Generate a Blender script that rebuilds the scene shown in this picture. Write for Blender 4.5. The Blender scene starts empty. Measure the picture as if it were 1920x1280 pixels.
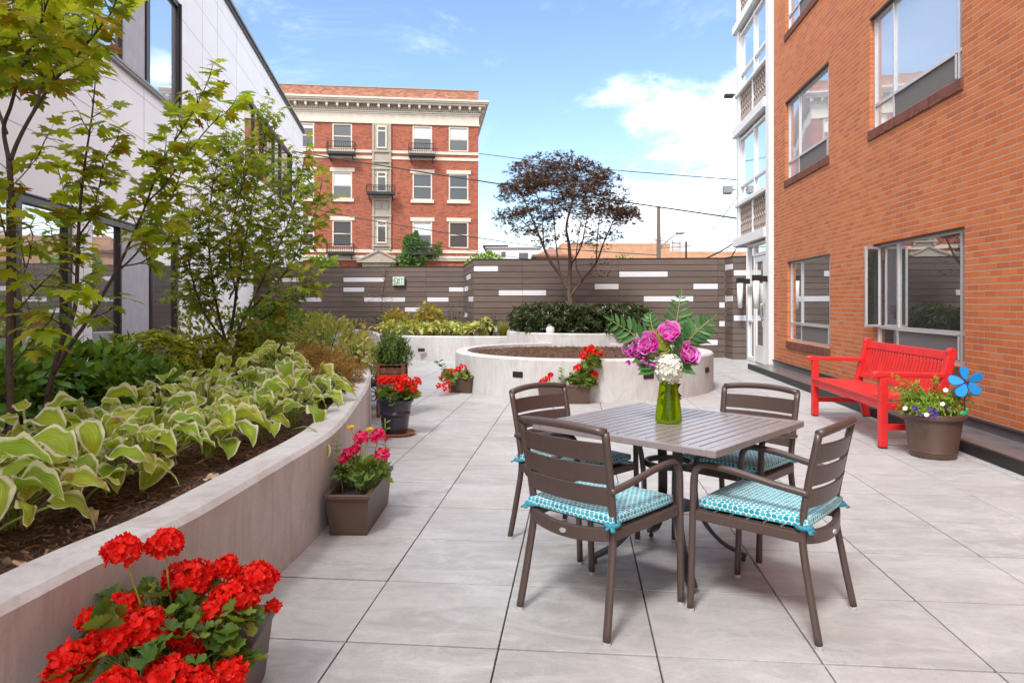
import bpy, math, random
import numpy as np
from mathutils import Vector, Matrix, noise
R=math.radians; PI=math.pi
random.seed(7)
sc=bpy.context.scene
col=sc.collection
# ------------------------------------------------------------------ camera numbers
F=1310.0; H=1.35; TH=R(5.36); CT,ST=math.cos(TH),math.sin(TH)
def W(lat,d,z=0.0):                      # a point given as metres right of / ahead of the viewpoint
    return Vector((lat*CT-d*ST, d*CT+lat*ST, z))
def at(u,v,d):                           # point at distance d on a sight line measured in the photograph
    return W((u-960)/F*d, d, H+(567-v)*d/F)
# ------------------------------------------------------------------ mesh builder
class MB:
    def __init__(s,origin=(0,0,0)):
        s.V=[];s.L=[];s.T=[];s.U=[];s.I=[];s.n=0;s.o=np.array(origin,float);s.hasuv=False;s.M=None
    def add(s,verts,faces,uv=None):
        v=np.array([tuple(q) for q in verts],float).reshape(-1,3)
        if s.M is not None:
            m=np.array(s.M); v=v@m[:3,:3].T+m[:3,3]
        s.V.append(v-s.o)
        fl=[i for f in faces for i in f]
        s.L.append(np.array(fl,int)+s.n); s.T.append(np.array([len(f) for f in faces],int))
        if uv is not None:
            s.hasuv=True; s.U.append(np.array([uv[i] for i in fl],float).reshape(-1,2))
        else: s.U.append(np.zeros((len(fl),2)))
        s.I.append(np.zeros(len(faces),int));s.n+=len(v)
    def inst(s,tm,frames,mi=0):
        if not frames: return
        v,faces,uv=tm
        P=np.array([tuple(f[0]) for f in frames],float)
        A=np.array([[tuple(f[1]),tuple(f[2]),tuple(f[3])] for f in frames],float)
        allv=np.einsum('vk,nkj->nvj',np.array(v,float),A)+P[:,None,:]
        if s.M is not None:
            m=np.array(s.M); allv=allv@m[:3,:3].T+m[:3,3]
        n=len(frames);nv=len(v)
        s.V.append((allv.reshape(-1,3))-s.o)
        fl=np.array([i for f in faces for i in f],int)
        s.L.append((fl[None,:]+(np.arange(n)*nv)[:,None]).reshape(-1)+s.n)
        s.T.append(np.tile(np.array([len(f) for f in faces],int),n))
        if uv is not None:
            s.hasuv=True; s.U.append(np.tile(np.array(uv,float)[fl],(n,1)))
        else: s.U.append(np.zeros((len(fl)*n,2)))
        s.I.append(np.full(len(faces)*n,mi))
        s.n+=n*nv
    def box(s,x0,x1,y0,y1,z0,z1):
        x0,x1=min(x0,x1),max(x0,x1);y0,y1=min(y0,y1),max(y0,y1);z0,z1=min(z0,z1),max(z0,z1)
        s.add([(x0,y0,z0),(x1,y0,z0),(x1,y1,z0),(x0,y1,z0),(x0,y0,z1),(x1,y0,z1),(x1,y1,z1),(x0,y1,z1)],
          [(0,3,2,1),(4,5,6,7),(0,1,5,4),(1,2,6,5),(2,3,7,6),(3,0,4,7)])
    def beam(s,a,b,w,h,up=(0,0,1)):       # rectangular bar from a to b
        a,b=Vector(a),Vector(b);d=(b-a).normalized();u=Vector(up)
        sd=d.cross(u)
        if sd.length<1e-4: sd=d.cross(Vector((0,1,0)))
        sd.normalize();u=sd.cross(d).normalized()
        c=[]
        for p in (a,b):
            for i,j in ((-1,-1),(1,-1),(1,1),(-1,1)): c.append(p+sd*(w/2*i)+u*(h/2*j))
        s.add(c,[(0,1,2,3),(7,6,5,4),(0,4,5,1),(1,5,6,2),(2,6,7,3),(3,7,4,0)])
    def tube(s,pts,r,seg=8,cap=True,flat=1.0,up=(0,0,1),closed=False):
        pts=[Vector(p) for p in pts];n=len(pts)
        if not hasattr(r,'__len__'): r=[r]*n
        vs=[];fs=[];prev=None
        for i,p in enumerate(pts):
            if closed: d=pts[(i+1)%n]-pts[i-1]
            else: d=pts[min(i+1,n-1)]-pts[max(i-1,0)]
            if d.length<1e-9: d=Vector((0,0,1))
            d.normalize()
            if prev is None:
                u=Vector(up)
                if abs(u.dot(d))>.95: u=Vector((1,0,0)) if abs(d.x)<.9 else Vector((0,1,0))
                x=d.cross(u).normalized()
            else:
                x=prev-d*prev.dot(d)
                if x.length<1e-6: x=d.orthogonal()
                x.normalize()
            prev=x;y=d.cross(x)
            for k in range(seg):
                a=2*PI*k/seg
                vs.append(p+x*(r[i]*math.cos(a))+y*(r[i]*flat*math.sin(a)))
        m=n if closed else n-1
        for i in range(m):
            j=(i+1)%n
            for k in range(seg):
                k2=(k+1)%seg
                fs.append((i*seg+k,i*seg+k2,j*seg+k2,j*seg+k))
        if cap and not closed:
            fs.append(tuple(range(seg-1,-1,-1)));fs.append(tuple((n-1)*seg+k for k in range(seg)))
        s.add(vs,fs)
    def lathe(s,prof,seg=32,c=(0,0,0),cap=False,sc_=(1,1)):
        vs=[];fs=[];n=len(prof)
        for r,z in prof:
            for k in range(seg):
                a=2*PI*k/seg;vs.append((c[0]+r*math.cos(a)*sc_[0],c[1]+r*math.sin(a)*sc_[1],c[2]+z))
        for i in range(n-1):
            for k in range(seg):
                k2=(k+1)%seg;fs.append((i*seg+k,i*seg+k2,(i+1)*seg+k2,(i+1)*seg+k))
        if cap:
            fs.append(tuple(range(seg-1,-1,-1)));fs.append(tuple((n-1)*seg+k for k in range(seg)))
        s.add(vs,fs)
    def prism(s,out,z0,z1):
        n=len(out);vs=[(x,y,z0) for x,y in out]+[(x,y,z1) for x,y in out]
        fs=[tuple(range(n-1,-1,-1)),tuple(range(n,2*n))]
        for i in range(n):
            j=(i+1)%n;fs.append((i,j,n+j,n+i))
        s.add(vs,fs)
    def ball(s,c,r,seg=10,rings=6,sq=(1,1,1)):
        vs=[];fs=[]
        for i in range(rings+1):
            t=PI*i/rings
            for k in range(seg):
                a=2*PI*k/seg
                vs.append((c[0]+r*sq[0]*math.sin(t)*math.cos(a),c[1]+r*sq[1]*math.sin(t)*math.sin(a),c[2]-r*sq[2]*math.cos(t)))
        for i in range(rings):
            for k in range(seg):
                k2=(k+1)%seg;fs.append((i*seg+k,i*seg+k2,(i+1)*seg+k2,(i+1)*seg+k))
        s.add(vs,fs)
    def build(s,name,mat,parent=None,smooth=False,bevel=0,autos=None,solid=0,sub=0):
        me=bpy.data.meshes.new(name)
        V=np.concatenate(s.V) if s.V else np.zeros((0,3));L=np.concatenate(s.L);T=np.concatenate(s.T)
        me.vertices.add(len(V));me.vertices.foreach_set('co',V.reshape(-1))
        me.loops.add(len(L));me.loops.foreach_set('vertex_index',L.astype(np.int32))
        st=np.concatenate(([0],np.cumsum(T)[:-1]))
        me.polygons.add(len(T));me.polygons.foreach_set('loop_start',st.astype(np.int32))
        me.polygons.foreach_set('use_smooth',np.full(len(T),bool(smooth or autos)))
        me.update(calc_edges=True);me.validate()
        if s.hasuv and len(me.loops)==len(L):
            ul=me.uv_layers.new(name='UVMap');ul.data.foreach_set('uv',np.concatenate(s.U).reshape(-1).astype(np.float32))
        for m_ in (mat if isinstance(mat,(list,tuple)) else [mat]): me.materials.append(m_)
        if isinstance(mat,(list,tuple)): me.polygons.foreach_set('material_index',np.concatenate(s.I).astype(np.int32))
        o=bpy.data.objects.new(name,me);col.objects.link(o)
        if parent: o.parent=parent
        if autos:
            me.set_sharp_from_angle(angle=R(autos))
        if solid:
            m=o.modifiers.new('solid','SOLIDIFY');m.thickness=solid;m.offset=0
        if bevel:
            m=o.modifiers.new('bevel','BEVEL');m.width=bevel;m.segments=2;m.limit_method='ANGLE';m.angle_limit=R(40)
        if sub:
            m=o.modifiers.new('sub','SUBSURF');m.levels=sub;m.render_levels=sub
        return o
def tag(o,label=None,cat=None,group=None,kind=None):
    if label:o['label']=label
    if cat:o['category']=cat
    if group:o['group']=group
    if kind:o['kind']=kind
    return o
def thing(name,label,cat,loc=(0,0,0),rz=0,group=None):
    o=bpy.data.objects.new(name,None);o.empty_display_size=.1;col.objects.link(o)
    o.location=loc;o.rotation_euler=(0,0,rz)
    return tag(o,label,cat,group)
def dup(o,parent=None):
    c=o.copy();col.objects.link(c);c.parent=parent
    for ch in list(o.children): dup(ch,c)
    return c
def catmull(P,n=6):
    P=[Vector(p) for p in P]
    if len(P)<3:return P
    Q=[P[0]*2-P[1]]+P+[P[-1]*2-P[-2]];out=[]
    for i in range(1,len(Q)-2):
        for k in range(n):
            t=k/n;a,b,c,d=Q[i-1],Q[i],Q[i+1],Q[i+2]
            out.append(.5*((2*b)+(c-a)*t+(2*a-5*b+4*c-d)*t*t+(3*b-a-3*c+d)*t**3))
    out.append(P[-1]);return out
def fr(pos,tip,nrm,s=1.0,sx=None):       # frame for an instanced leaf: y along tip, z along normal
    y=Vector(tip).normalized();z=Vector(nrm)
    x=y.cross(z)
    if x.length<1e-4:x=y.orthogonal()
    x.normalize();z=x.cross(y)
    return (pos,x*(sx or s),y*s,z*s)
def rv(a=1.0): return Vector((random.uniform(-a,a),random.uniform(-a,a),random.uniform(-a,a)))
def U(a,b): return random.uniform(a,b)
# ------------------------------------------------------------------ materials
class N:
    def __init__(s,name):
        s.m=bpy.data.materials.new(name);s.m.use_nodes=True;s.t=s.m.node_tree;s.t.nodes.clear()
        s.out=s.n('ShaderNodeOutputMaterial');s.b=s.n('ShaderNodeBsdfPrincipled')
        s.l(s.b.outputs[0],s.out.inputs[0])
    def n(s,k,**kw):
        x=s.t.nodes.new(k)
        for a,b in kw.items(): setattr(x,a,b)
        return x
    def l(s,a,b): s.t.links.new(a,b)
    def set(s,**kw):
        for k,v in kw.items():
            k={'rough':'Roughness','metal':'Metallic','trans':'Transmission Weight','ior':'IOR','coat':'Coat Weight','spec':'Specular IOR Level','alpha':'Alpha','sss':'Subsurface Weight','sheen':'Sheen Weight'}.get(k,k)
            s.b.inputs[k].default_value=v
        return s
    def coord(s,k='Object'): return s.n('ShaderNodeTexCoord').outputs[k]
    def map(s,v,scale=(1,1,1),loc=(0,0,0),rot=(0,0,0)):
        m=s.n('ShaderNodeMapping');s.l(v,m.inputs[0]);m.inputs['Scale'].default_value=scale;m.inputs['Location'].default_value=loc;m.inputs['Rotation'].default_value=rot;return m.outputs[0]
    def noise(s,v,scale,detail=4,rough=.55,dist=0):
        x=s.n('ShaderNodeTexNoise');s.l(v,x.inputs['Vector']);x.inputs['Scale'].default_value=scale;x.inputs['Detail'].default_value=detail;x.inputs['Roughness'].default_value=rough;x.inputs['Distortion'].default_value=dist;return x.outputs[0]
    def ramp(s,v,stops,mode='LINEAR'):
        x=s.n('ShaderNodeValToRGB');s.l(v,x.inputs[0]);e=x.color_ramp;e.interpolation=mode
        while len(e.elements)<len(stops): e.elements.new(.5)
        for i,(p,c) in enumerate(stops):
            e.elements[i].position=p;e.elements[i].color=(c,c,c,1) if not hasattr(c,'__len__') else (*c,1)
        return x.outputs[0]
    def math(s,op,a,b=None,c=None):
        x=s.n('ShaderNodeMath',operation=op)
        for i,q in enumerate((a,b,c)):
            if q is None: continue
            if isinstance(q,(int,float)): x.inputs[i].default_value=q
            else: s.l(q,x.inputs[i])
        return x.outputs[0]
    def mix(s,f,a,b,mode='MIX'):
        x=s.n('ShaderNodeMix',data_type='RGBA',blend_type=mode)
        for i,q in ((0,f),(6,a),(7,b)):
            if isinstance(q,(int,float)): x.inputs[i].default_value=q
            elif isinstance(q,(tuple,list)): x.inputs[i].default_value=(*q,1)
            else: s.l(q,x.inputs[i])
        return x.outputs[2]
    def rnd(s): return s.n('ShaderNodeNewGeometry').outputs['Random Per Island']
    def sep(s,v):
        x=s.n('ShaderNodeSeparateXYZ');s.l(v,x.inputs[0]);return x.outputs
    def comb(s,*a):
        x=s.n('ShaderNodeCombineXYZ')
        for i,q in enumerate(a):
            if isinstance(q,(int,float)): x.inputs[i].default_value=q
            else: s.l(q,x.inputs[i])
        return x.outputs[0]
    def col(s,c):
        if isinstance(c,(tuple,list)): s.b.inputs['Base Color'].default_value=(*c,1)
        else: s.l(c,s.b.inputs['Base Color'])
        return s
    def bump(s,h,strength=.3,dist=.01):
        x=s.n('ShaderNodeBump');s.l(h,x.inputs['Height']);x.inputs['Strength'].default_value=strength;x.inputs['Distance'].default_value=dist;s.l(x.outputs[0],s.b.inputs['Normal']);return s
def simple(name,c,rough=.5,var=.12,scale=20,bump=.05,**kw):
    k=N(name);v=k.coord();nz=k.noise(v,scale,5)
    lo=tuple(x*(1-var) for x in c);hi=tuple(min(1,x*(1+var)) for x in c)
    k.col(k.ramp(nz,[(.3,lo),(.7,hi)]));k.set(rough=rough,**kw)
    if bump: k.bump(nz,bump,.005)
    return k.m
def leafmat(name,cols,rough=.45,tr=.35,scale=30,wear=None,tint=(.35,.4,.02)):
    k=N(name);r=k.rnd();n=len(cols)
    c=k.ramp(r,[((i+.5)/n,q) for i,q in enumerate(cols)])
    nz=k.noise(k.coord(),scale,3);c=k.mix(k.math('MULTIPLY',nz,.5),c,tuple(x*.55 for x in cols[0]))
    k.col(c);k.set(rough=rough,spec=.35)
    t=k.n('ShaderNodeBsdfTranslucent');c2=k.mix(.55,c,tint);k.l(c2,t.inputs[0])
    mx=k.n('ShaderNodeMixShader');mx.inputs[0].default_value=tr
    k.l(k.b.outputs[0],mx.inputs[1]);k.l(t.outputs[0],mx.inputs[2]);k.l(mx.outputs[0],k.out.inputs[0])
    return k.m
M={}
def paver():
    k=N('paver_stone');v=k.coord('Object');r=k.rnd()
    base=k.ramp(r,[(0,(.285,.277,.270)),(.5,(.335,.326,.318)),(1,(.385,.376,.367))])
    off=k.n('ShaderNodeVectorMath',operation='ADD');k.l(v,off.inputs[0]);k.l(k.comb(k.math('MULTIPLY',r,37),k.math('MULTIPLY',r,11),0),off.inputs[1]);v2=off.outputs[0]
    n1=k.noise(k.map(v2,(1,2.6,1)),2.2,7,.62,1.2);n2=k.noise(v2,160,3);n3=k.noise(k.map(v2,(2,9,1)),7,6,.7,2)
    c=k.mix(k.ramp(n1,[(.38,0),(.68,1)]),base,(.47,.46,.45));c=k.mix(k.ramp(n3,[(.50,0),(.66,.6)]),c,(.27,.25,.225));n5=k.noise(v2,5,8,.7,1.5);c=k.mix(k.ramp(n5,[(.50,0),(.62,.35)]),c,(.55,.53,.50));c=k.mix(.12,c,k.ramp(n2,[(.3,.15),(.7,.75)]))
    n4=k.noise(v,.9,4,.6);c=k.mix(k.ramp(n4,[(.42,0),(.62,.35)]),c,(.29,.265,.25))
    k.col(c);k.l(k.ramp(n1,[(.3,.62),(.75,.42)]),k.b.inputs['Roughness'])
    h=k.math('ADD',k.math('MULTIPLY',n3,1.0),k.math('MULTIPLY',n2,.15));k.bump(h,.35,.006);return k.m
def concrete(name,base=(.57,.56,.545),dark=(.36,.33,.31)):
    k=N(name);v=k.coord('Object');z=k.sep(v)[2]
    st=k.noise(k.map(v,(5,5,.9)),3,7,.7,.8);bl=k.noise(v,1.3,6,.6,.6);sp=k.noise(v,60,4,.6);pit=k.n('ShaderNodeTexVoronoi');k.l(v,pit.inputs['Vector']);pit.inputs['Scale'].default_value=26
    c=k.mix(k.ramp(bl,[(.3,0),(.7,.8)]),base,tuple(x*.80 for x in base));c=k.mix(k.ramp(st,[(.46,0),(.68,.48)]),c,dark);c=k.mix(k.ramp(k.noise(k.map(v,(1,1,.5)),2.6,6,.7,1),[(.50,0),(.66,.5)]),c,(.36,.28,.24))
    c=k.mix(k.ramp(bl,[(.56,0),(.74,.3)]),c,(.50,.40,.35))
    c=k.mix(k.ramp(sp,[(.52,0),(.72,.45)]),c,dark);pp=k.ramp(pit.outputs['Distance'],[(.04,1),(.075,0)])
    gate=k.ramp(k.noise(v,5,3),[(.55,0),(.62,1)]);pp=k.math('MULTIPLY',pp,gate);c=k.mix(k.math('MULTIPLY',pp,.8),c,(.08,.07,.065))
    k.col(c);k.set(rough=.8)
    h=k.math('SUBTRACT',k.math('ADD',k.math('MULTIPLY',st,.4),k.math('MULTIPLY',sp,.3)),pp);k.bump(h,.3,.006);return k.m
def brick(name,cols,mortar,bw=.30,bh=.0667,ms=.011,bump=.7,soot=0.0,squash=1.0):
    k=N(name);s=k.sep(k.coord('Object'));v=k.comb(k.math('ADD',s[0],s[1]),s[2],0)
    b=k.n('ShaderNodeTexBrick');k.l(v,b.inputs['Vector']);b.offset=.5;b.squash=squash;b.squash_frequency=3
    b.inputs['Scale'].default_value=1;b.inputs['Brick Width'].default_value=bw;b.inputs['Row Height'].default_value=bh
    b.inputs['Mortar Size'].default_value=ms/2;b.inputs['Mortar Smooth'].default_value=.35;b.inputs['Bias'].default_value=0
    b.inputs['Color1'].default_value=(0,0,0,1);b.inputs['Color2'].default_value=(1,1,1,1);b.inputs['Mortar'].default_value=(.5,.5,.5,1)
    fine=k.noise(k.comb(s[0],s[1],s[2]),70,5,.65);big=k.noise(k.comb(s[0],s[1],s[2]),.7,3)
    c=k.ramp(b.outputs['Color'],[(i/(len(cols)-1),q) for i,q in enumerate(cols)])
    c=k.mix(k.ramp(fine,[(.35,.28),(.65,0)]),c,tuple(x*.35 for x in cols[0]))
    c=k.mix(k.ramp(fine,[(.60,0),(.75,.25)]),c,tuple(min(1,x*1.6+.05) for x in cols[-1]))
    c=k.mix(k.ramp(big,[(.35,.22),(.65,0)]),c,tuple(x*.62 for x in cols[1]))
    mo=k.mix(fine,tuple(x*.75 for x in mortar),tuple(min(1,x*1.15) for x in mortar))
    fz=k.math('FRACT',k.math('DIVIDE',s[2],bh));hz=k.math('GREATER_THAN',k.math('ABSOLUTE',k.math('SUBTRACT',fz,.5)),.5-ms/bh*.62);mf=k.math('MULTIPLY',b.outputs['Fac'],k.math('ADD',.45,k.math('MULTIPLY',hz,.5)));c=k.mix(mf,c,mo);k.col(c);k.set(rough=.85)
    h=k.math('ADD',k.math('SUBTRACT',1,b.outputs['Fac']),k.math('MULTIPLY',fine,.35));k.bump(h,bump,.018);return k.m
def boards():
    k=N('fence_board');v=k.coord('Object');r=k.rnd()
    sx=k.sep(v);vv=k.comb(k.math('ADD',sx[0],k.math('MULTIPLY',r,40)),sx[1],sx[2])
    g=k.noise(k.map(vv,(.6,.6,40)),3,5,.6);g2=k.noise(k.map(vv,(.9,.9,6)),1.2,3)
    c=k.ramp(r,[(0,(.088,.064,.052)),(.5,(.110,.080,.066)),(1,(.132,.094,.076))]);c=k.mix(k.ramp(g,[(.4,0),(.65,.6)]),c,(.165,.125,.108));c=k.mix(k.ramp(g2,[(.45,0),(.7,.35)]),c,(.21,.13,.10))
    k.col(c);k.set(rough=.55);k.bump(g,.15,.004);return k.m
def glass(name,tint,rough=.02,refl=.35,dark=(.02,.022,.024),ior=1.5):
    # a pane: mirror layer by fresnel over a dim interior seen through it
    k=N(name);k.col(dark);k.set(rough=.35)
    g=k.n('ShaderNodeBsdfGlossy');g.inputs[0].default_value=(*tint,1);g.inputs[1].default_value=rough
    bm=k.noise(k.coord(),1.3,2);bp=k.n('ShaderNodeBump');k.l(bm,bp.inputs['Height']);bp.inputs['Strength'].default_value=.05;bp.inputs['Distance'].default_value=.02;k.l(bp.outputs[0],g.inputs['Normal'])
    f=k.n('ShaderNodeFresnel');f.inputs[0].default_value=ior
    fac=k.math('MINIMUM',k.math('ADD',k.math('MULTIPLY',f.outputs[0],1.2),refl),1)
    mx=k.n('ShaderNodeMixShader');k.l(fac,mx.inputs[0]);k.l(k.b.outputs[0],mx.inputs[1]);k.l(g.outputs[0],mx.inputs[2]);k.l(mx.outputs[0],k.out.inputs[0]);return k.m
def dots():
    k=N('dotted_cushion_cloth');uv=k.coord('UV');s=k.sep(uv);P=.0235
    y=k.math('DIVIDE',s[1],P*.86);row=k.math('FLOOR',y);par=k.math('MODULO',k.math('ABSOLUTE',row),2)
    x=k.math('ADD',k.math('DIVIDE',s[0],P),k.math('MULTIPLY',par,.5))
    fx=k.math('SUBTRACT',k.math('FRACT',x),.5);fy=k.math('SUBTRACT',k.math('FRACT',y),.5)
    d=k.math('SQRT',k.math('ADD',k.math('MULTIPLY',fx,fx),k.math('MULTIPLY',k.math('MULTIPLY',fy,fy),.85)))
    m=k.ramp(d,[(.43,1),(.47,0)]);cell=k.n('ShaderNodeTexWhiteNoise');cell.noise_dimensions='2D';k.l(k.comb(k.math('FLOOR',x),row,0),cell.inputs['Vector'])
    tc=k.ramp(cell.outputs['Value'],[(0,(.008,.20,.29)),(.5,(.012,.29,.40)),(1,(.05,.42,.50))])
    k.col(k.mix(m,(.66,.68,.60),tc));k.set(rough=.9,sheen=.2);wv=k.noise(k.map(uv,(900,900,1)),1,2);k.bump(wv,.15,.002);return k.m
def hostamat():
    k=N('hosta_leaf');s=k.sep(k.coord('UV'));n=k.noise(k.coord('Object'),16,4,.6);r=k.rnd()
    e=k.math('ADD',s[0],k.math('MULTIPLY',k.math('SUBTRACT',n,.5),.34))
    mg=k.ramp(e,[(.73,0),(.83,1)]);inn=k.ramp(r,[(0,(.24,.40,.02)),(.3,(.50,.62,.02)),(.65,(.70,.76,.04)),(1,(.80,.74,.08))])
    cen=k.ramp(e,[(.1,0),(.65,.6)]);inn2=k.mix(cen,inn,(.42,.50,.08));mar=k.ramp(r,[(0,(.80,.80,.46)),(.5,(.86,.85,.62)),(1,(.80,.72,.36))])
    sk=k.noise(k.map(k.coord('UV'),(16,1.6,1)),1,3);inn2=k.mix(k.ramp(sk,[(.42,.75),(.62,0)]),inn2,(.20,.38,.02));c=k.mix(mg,inn2,mar);br=k.math('MULTIPLY',k.ramp(n,[(.56,0),(.68,1)]),k.ramp(r,[(.72,0),(.80,1)]));c=k.mix(br,c,(.40,.20,.06));k.col(c);k.set(rough=.42,spec=.4)
    vein=k.math('SINE',k.math('MULTIPLY',s[0],44));pk=k.noise(k.coord('Object'),120,2);k.bump(k.math('ADD',k.math('MULTIPLY',vein,.5),pk),.35,.004)
    t=k.n('ShaderNodeBsdfTranslucent');k.l(c,t.inputs[0]);mx=k.n('ShaderNodeMixShader');mx.inputs[0].default_value=.45
    k.l(k.b.outputs[0],mx.inputs[1]);k.l(t.outputs[0],mx.inputs[2]);k.l(mx.outputs[0],k.out.inputs[0]);return k.m
def petalmat(name,a,b,edge=None,tr=.3):
    k=N(name);r=k.rnd();c=k.ramp(r,[(0,a),(1,b)])
    if edge:
        s=k.sep(k.coord('UV'));n=k.noise(k.coord(),60,3);c=k.mix(k.ramp(k.math('ADD',s[1],k.math('MULTIPLY',k.math('SUBTRACT',n,.5),.25)),[(.80,0),(1,1)]),c,edge)
        vn=k.noise(k.map(k.coord('UV'),(22,2,1)),2,3);c=k.mix(k.ramp(vn,[(.5,0),(.8,.4)]),c,edge)
    k.col(c);k.set(rough=.5,spec=.25);t=k.n('ShaderNodeBsdfTranslucent');k.l(c,t.inputs[0]);mx=k.n('ShaderNodeMixShader');mx.inputs[0].default_value=tr
    k.l(k.b.outputs[0],mx.inputs[1]);k.l(t.outputs[0],mx.inputs[2]);k.l(mx.outputs[0],k.out.inputs[0]);return k.m
def mulchmat():
    k=N('bark_mulch');v=k.coord();a=k.noise(k.map(v,(1,1,1)),45,6,.7,2);b=k.noise(v,130,4,.7)
    c=k.ramp(a,[(.3,(.022,.012,.008)),(.5,(.085,.042,.024)),(.68,(.19,.105,.062))]);k.col(c);k.set(rough=.9);k.bump(k.math('ADD',a,k.math('MULTIPLY',b,.5)),.9,.02);return k.m
def woodmat(name,a,b):
    k=N(name);v=k.coord();g=k.noise(k.map(v,(12,12,1.2)),3,5,.6,1);k.col(k.ramp(g,[(.3,a),(.7,b)]));k.set(rough=.7);k.bump(g,.25,.003);return k.m
M['paver']=paver();M['joint']=simple('joint_grit',(.03,.027,.024),.95,.3,90)
M['concrete']=concrete('planter_concrete');M['cap']=concrete('planter_cap_concrete',(.60,.58,.56),(.42,.40,.38))
M['brick']=brick('orange_brick',[(.47,.12,.035),(.56,.14,.033),(.60,.155,.036),(.62,.175,.045),(.64,.21,.06)],(.46,.35,.27),bw=.203,ms=.0135,bump=1.0)
M['brick_sill']=brick('brown_sill_brick',[(.12,.035,.018),(.19,.055,.028),(.24,.075,.04)],(.10,.07,.055),.068,.4,.008)
M['brick_far']=brick('red_brick',[(.20,.038,.018),(.38,.075,.03),(.46,.11,.045),(.27,.06,.03)],(.36,.26,.20),.21,.075,.012,.6)
M['brick_par']=brick('weathered_brick',[(.30,.10,.06),(.42,.17,.10),(.50,.26,.17)],(.20,.14,.11),.24,.085,.016,.6)
M['white_panel']=simple('white_wall_panel',(.86,.845,.86),.45,.03,1.5,.02)
M['seam']=simple('panel_seam',(.22,.22,.23),.7)
M['darkmetal']=simple('bronze_anodised_metal',(.035,.027,.026),.35,.1,30,.02,metal=.4)
M['alu']=simple('brushed_aluminium',(.58,.57,.56),.35,.1,40,.02,metal=.55)
M['white']=simple('white_paint',(.72,.71,.70),.5,.04,8,.03)
M['cream']=simple('cream_painted_trim',(.58,.50,.40),.65,.08,3,.05)
M['taupe']=simple('taupe_painted_trim',(.34,.28,.22),.65,.1,4,.05)
M['breeze']=simple('taupe_concrete_block',(.40,.33,.29),.8,.1,20,.1)
M['board']=boards();M['strip']=simple('white_composite_strip',(.68,.67,.69),.5,.03,5,.03);M['black']=simple('black_edge',(.015,.014,.014),.5)
M['glass']=glass('window_glass',(.95,.97,1),.015,.42,(.03,.03,.03));M['glass_l']=glass('tall_window_glass',(.88,.92,.95),.01,.38,(.035,.04,.04))
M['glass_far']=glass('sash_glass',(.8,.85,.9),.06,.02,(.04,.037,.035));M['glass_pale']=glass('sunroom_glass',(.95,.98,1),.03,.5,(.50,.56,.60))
M['glass_mid']=glass('painted_reflection_glass',(.95,.97,1),.02,.30,(.46,.48,.50));M['screen']=simple('insect_screen',(.13,.12,.115),.7,.1,60,.1);M['blind']=simple('roller_blind',(.62,.64,.64),.8,.03,3)  # glass_mid: pale sky reflection put into the pane's base colour
M['curtain']=simple('pale_curtain',(.42,.42,.46),.8,.08,6);M['curb']=simple('dark_membrane_strip',(.13,.12,.125),.28,.25,6,.05)
M['mulch']=mulchmat();M['chip']=leafmat('bark_chip',[(.08,.038,.02),(.20,.095,.05),(.32,.18,.10),(.13,.06,.03)],.9,0,60)
M['soil']=simple('potting_soil',(.035,.022,.016),.95,.5,80,.6)
M['maple']=leafmat('maple_leaf',[(.14,.25,.012),(.26,.40,.015),(.42,.54,.02),(.58,.62,.03),(.62,.52,.03),(.20,.33,.015)],.42,.52,tint=(.62,.70,.03))
M['maple_turn']=leafmat('turning_maple_leaf',[(.45,.32,.02),(.50,.20,.02),(.36,.34,.03),(.42,.10,.02)],.5,.4)
M['maple2']=leafmat('small_maple_leaf',[(.09,.18,.012),(.19,.32,.015),(.34,.46,.02),(.46,.50,.03),(.40,.24,.03),(.13,.24,.015)],.42,.5,tint=(.50,.60,.03))
M['redmaple']=leafmat('purple_maple_leaf',[(.035,.016,.012),(.07,.03,.016),(.12,.055,.018),(.16,.075,.02),(.05,.035,.016)],.5,.2,tint=(.20,.05,.02))
M['bark']=simple('maple_bark',(.13,.085,.06),.85,.35,30,.5);M['barkdark']=simple('dark_young_bark',(.075,.05,.04),.8,.35,30,.4)
M['azalea']=leafmat('azalea_leaf',[(.26,.32,.015),(.44,.48,.02),(.56,.52,.03),(.20,.26,.015)],.5,.4)
M['darkleaf']=leafmat('dark_evergreen_leaf',[(.02,.035,.014),(.035,.06,.018),(.05,.08,.02),(.085,.07,.028)],.32,.15)
M['broad']=leafmat('broad_green_leaf',[(.05,.16,.02),(.11,.28,.03),(.24,.44,.035),(.07,.20,.035)],.35,.3)
M['yellowleaf']=leafmat('yellow_variegated_leaf',[(.50,.52,.10),(.62,.60,.20),(.36,.42,.05),(.66,.55,.16)],.5,.35)
M['bronze']=leafmat('bronze_leaf',[(.30,.15,.03),(.42,.24,.05),(.38,.28,.05),(.30,.11,.04)],.6,.3,tint=(.45,.25,.04))
M['nandina']=leafmat('golden_leaf',[(.42,.36,.03),(.50,.34,.03),(.34,.32,.04),(.40,.20,.02)],.5,.35)
M['herb']=leafmat('herb_leaf',[(.06,.12,.03),(.11,.20,.045),(.16,.26,.05)],.55,.3)
M['gerleaf']=leafmat('geranium_leaf',[(.05,.12,.02),(.09,.19,.03),(.14,.25,.045),(.30,.32,.04)],.5,.3)
M['ivy']=leafmat('ivy_leaf',[(.03,.09,.015),(.06,.15,.02),(.10,.21,.025)],.45,.3)
M['bushlit']=leafmat('lime_bush_leaf',[(.20,.34,.03),(.30,.44,.05),(.16,.28,.03)],.5,.35)
M['grass']=leafmat('sedge_blade',[(.34,.32,.05),(.44,.38,.07),(.26,.28,.04)],.5,.3)
M['dead']=leafmat('withered_leaf',[(.50,.42,.30),(.38,.28,.18),(.56,.50,.38)],.8,.2)
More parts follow.
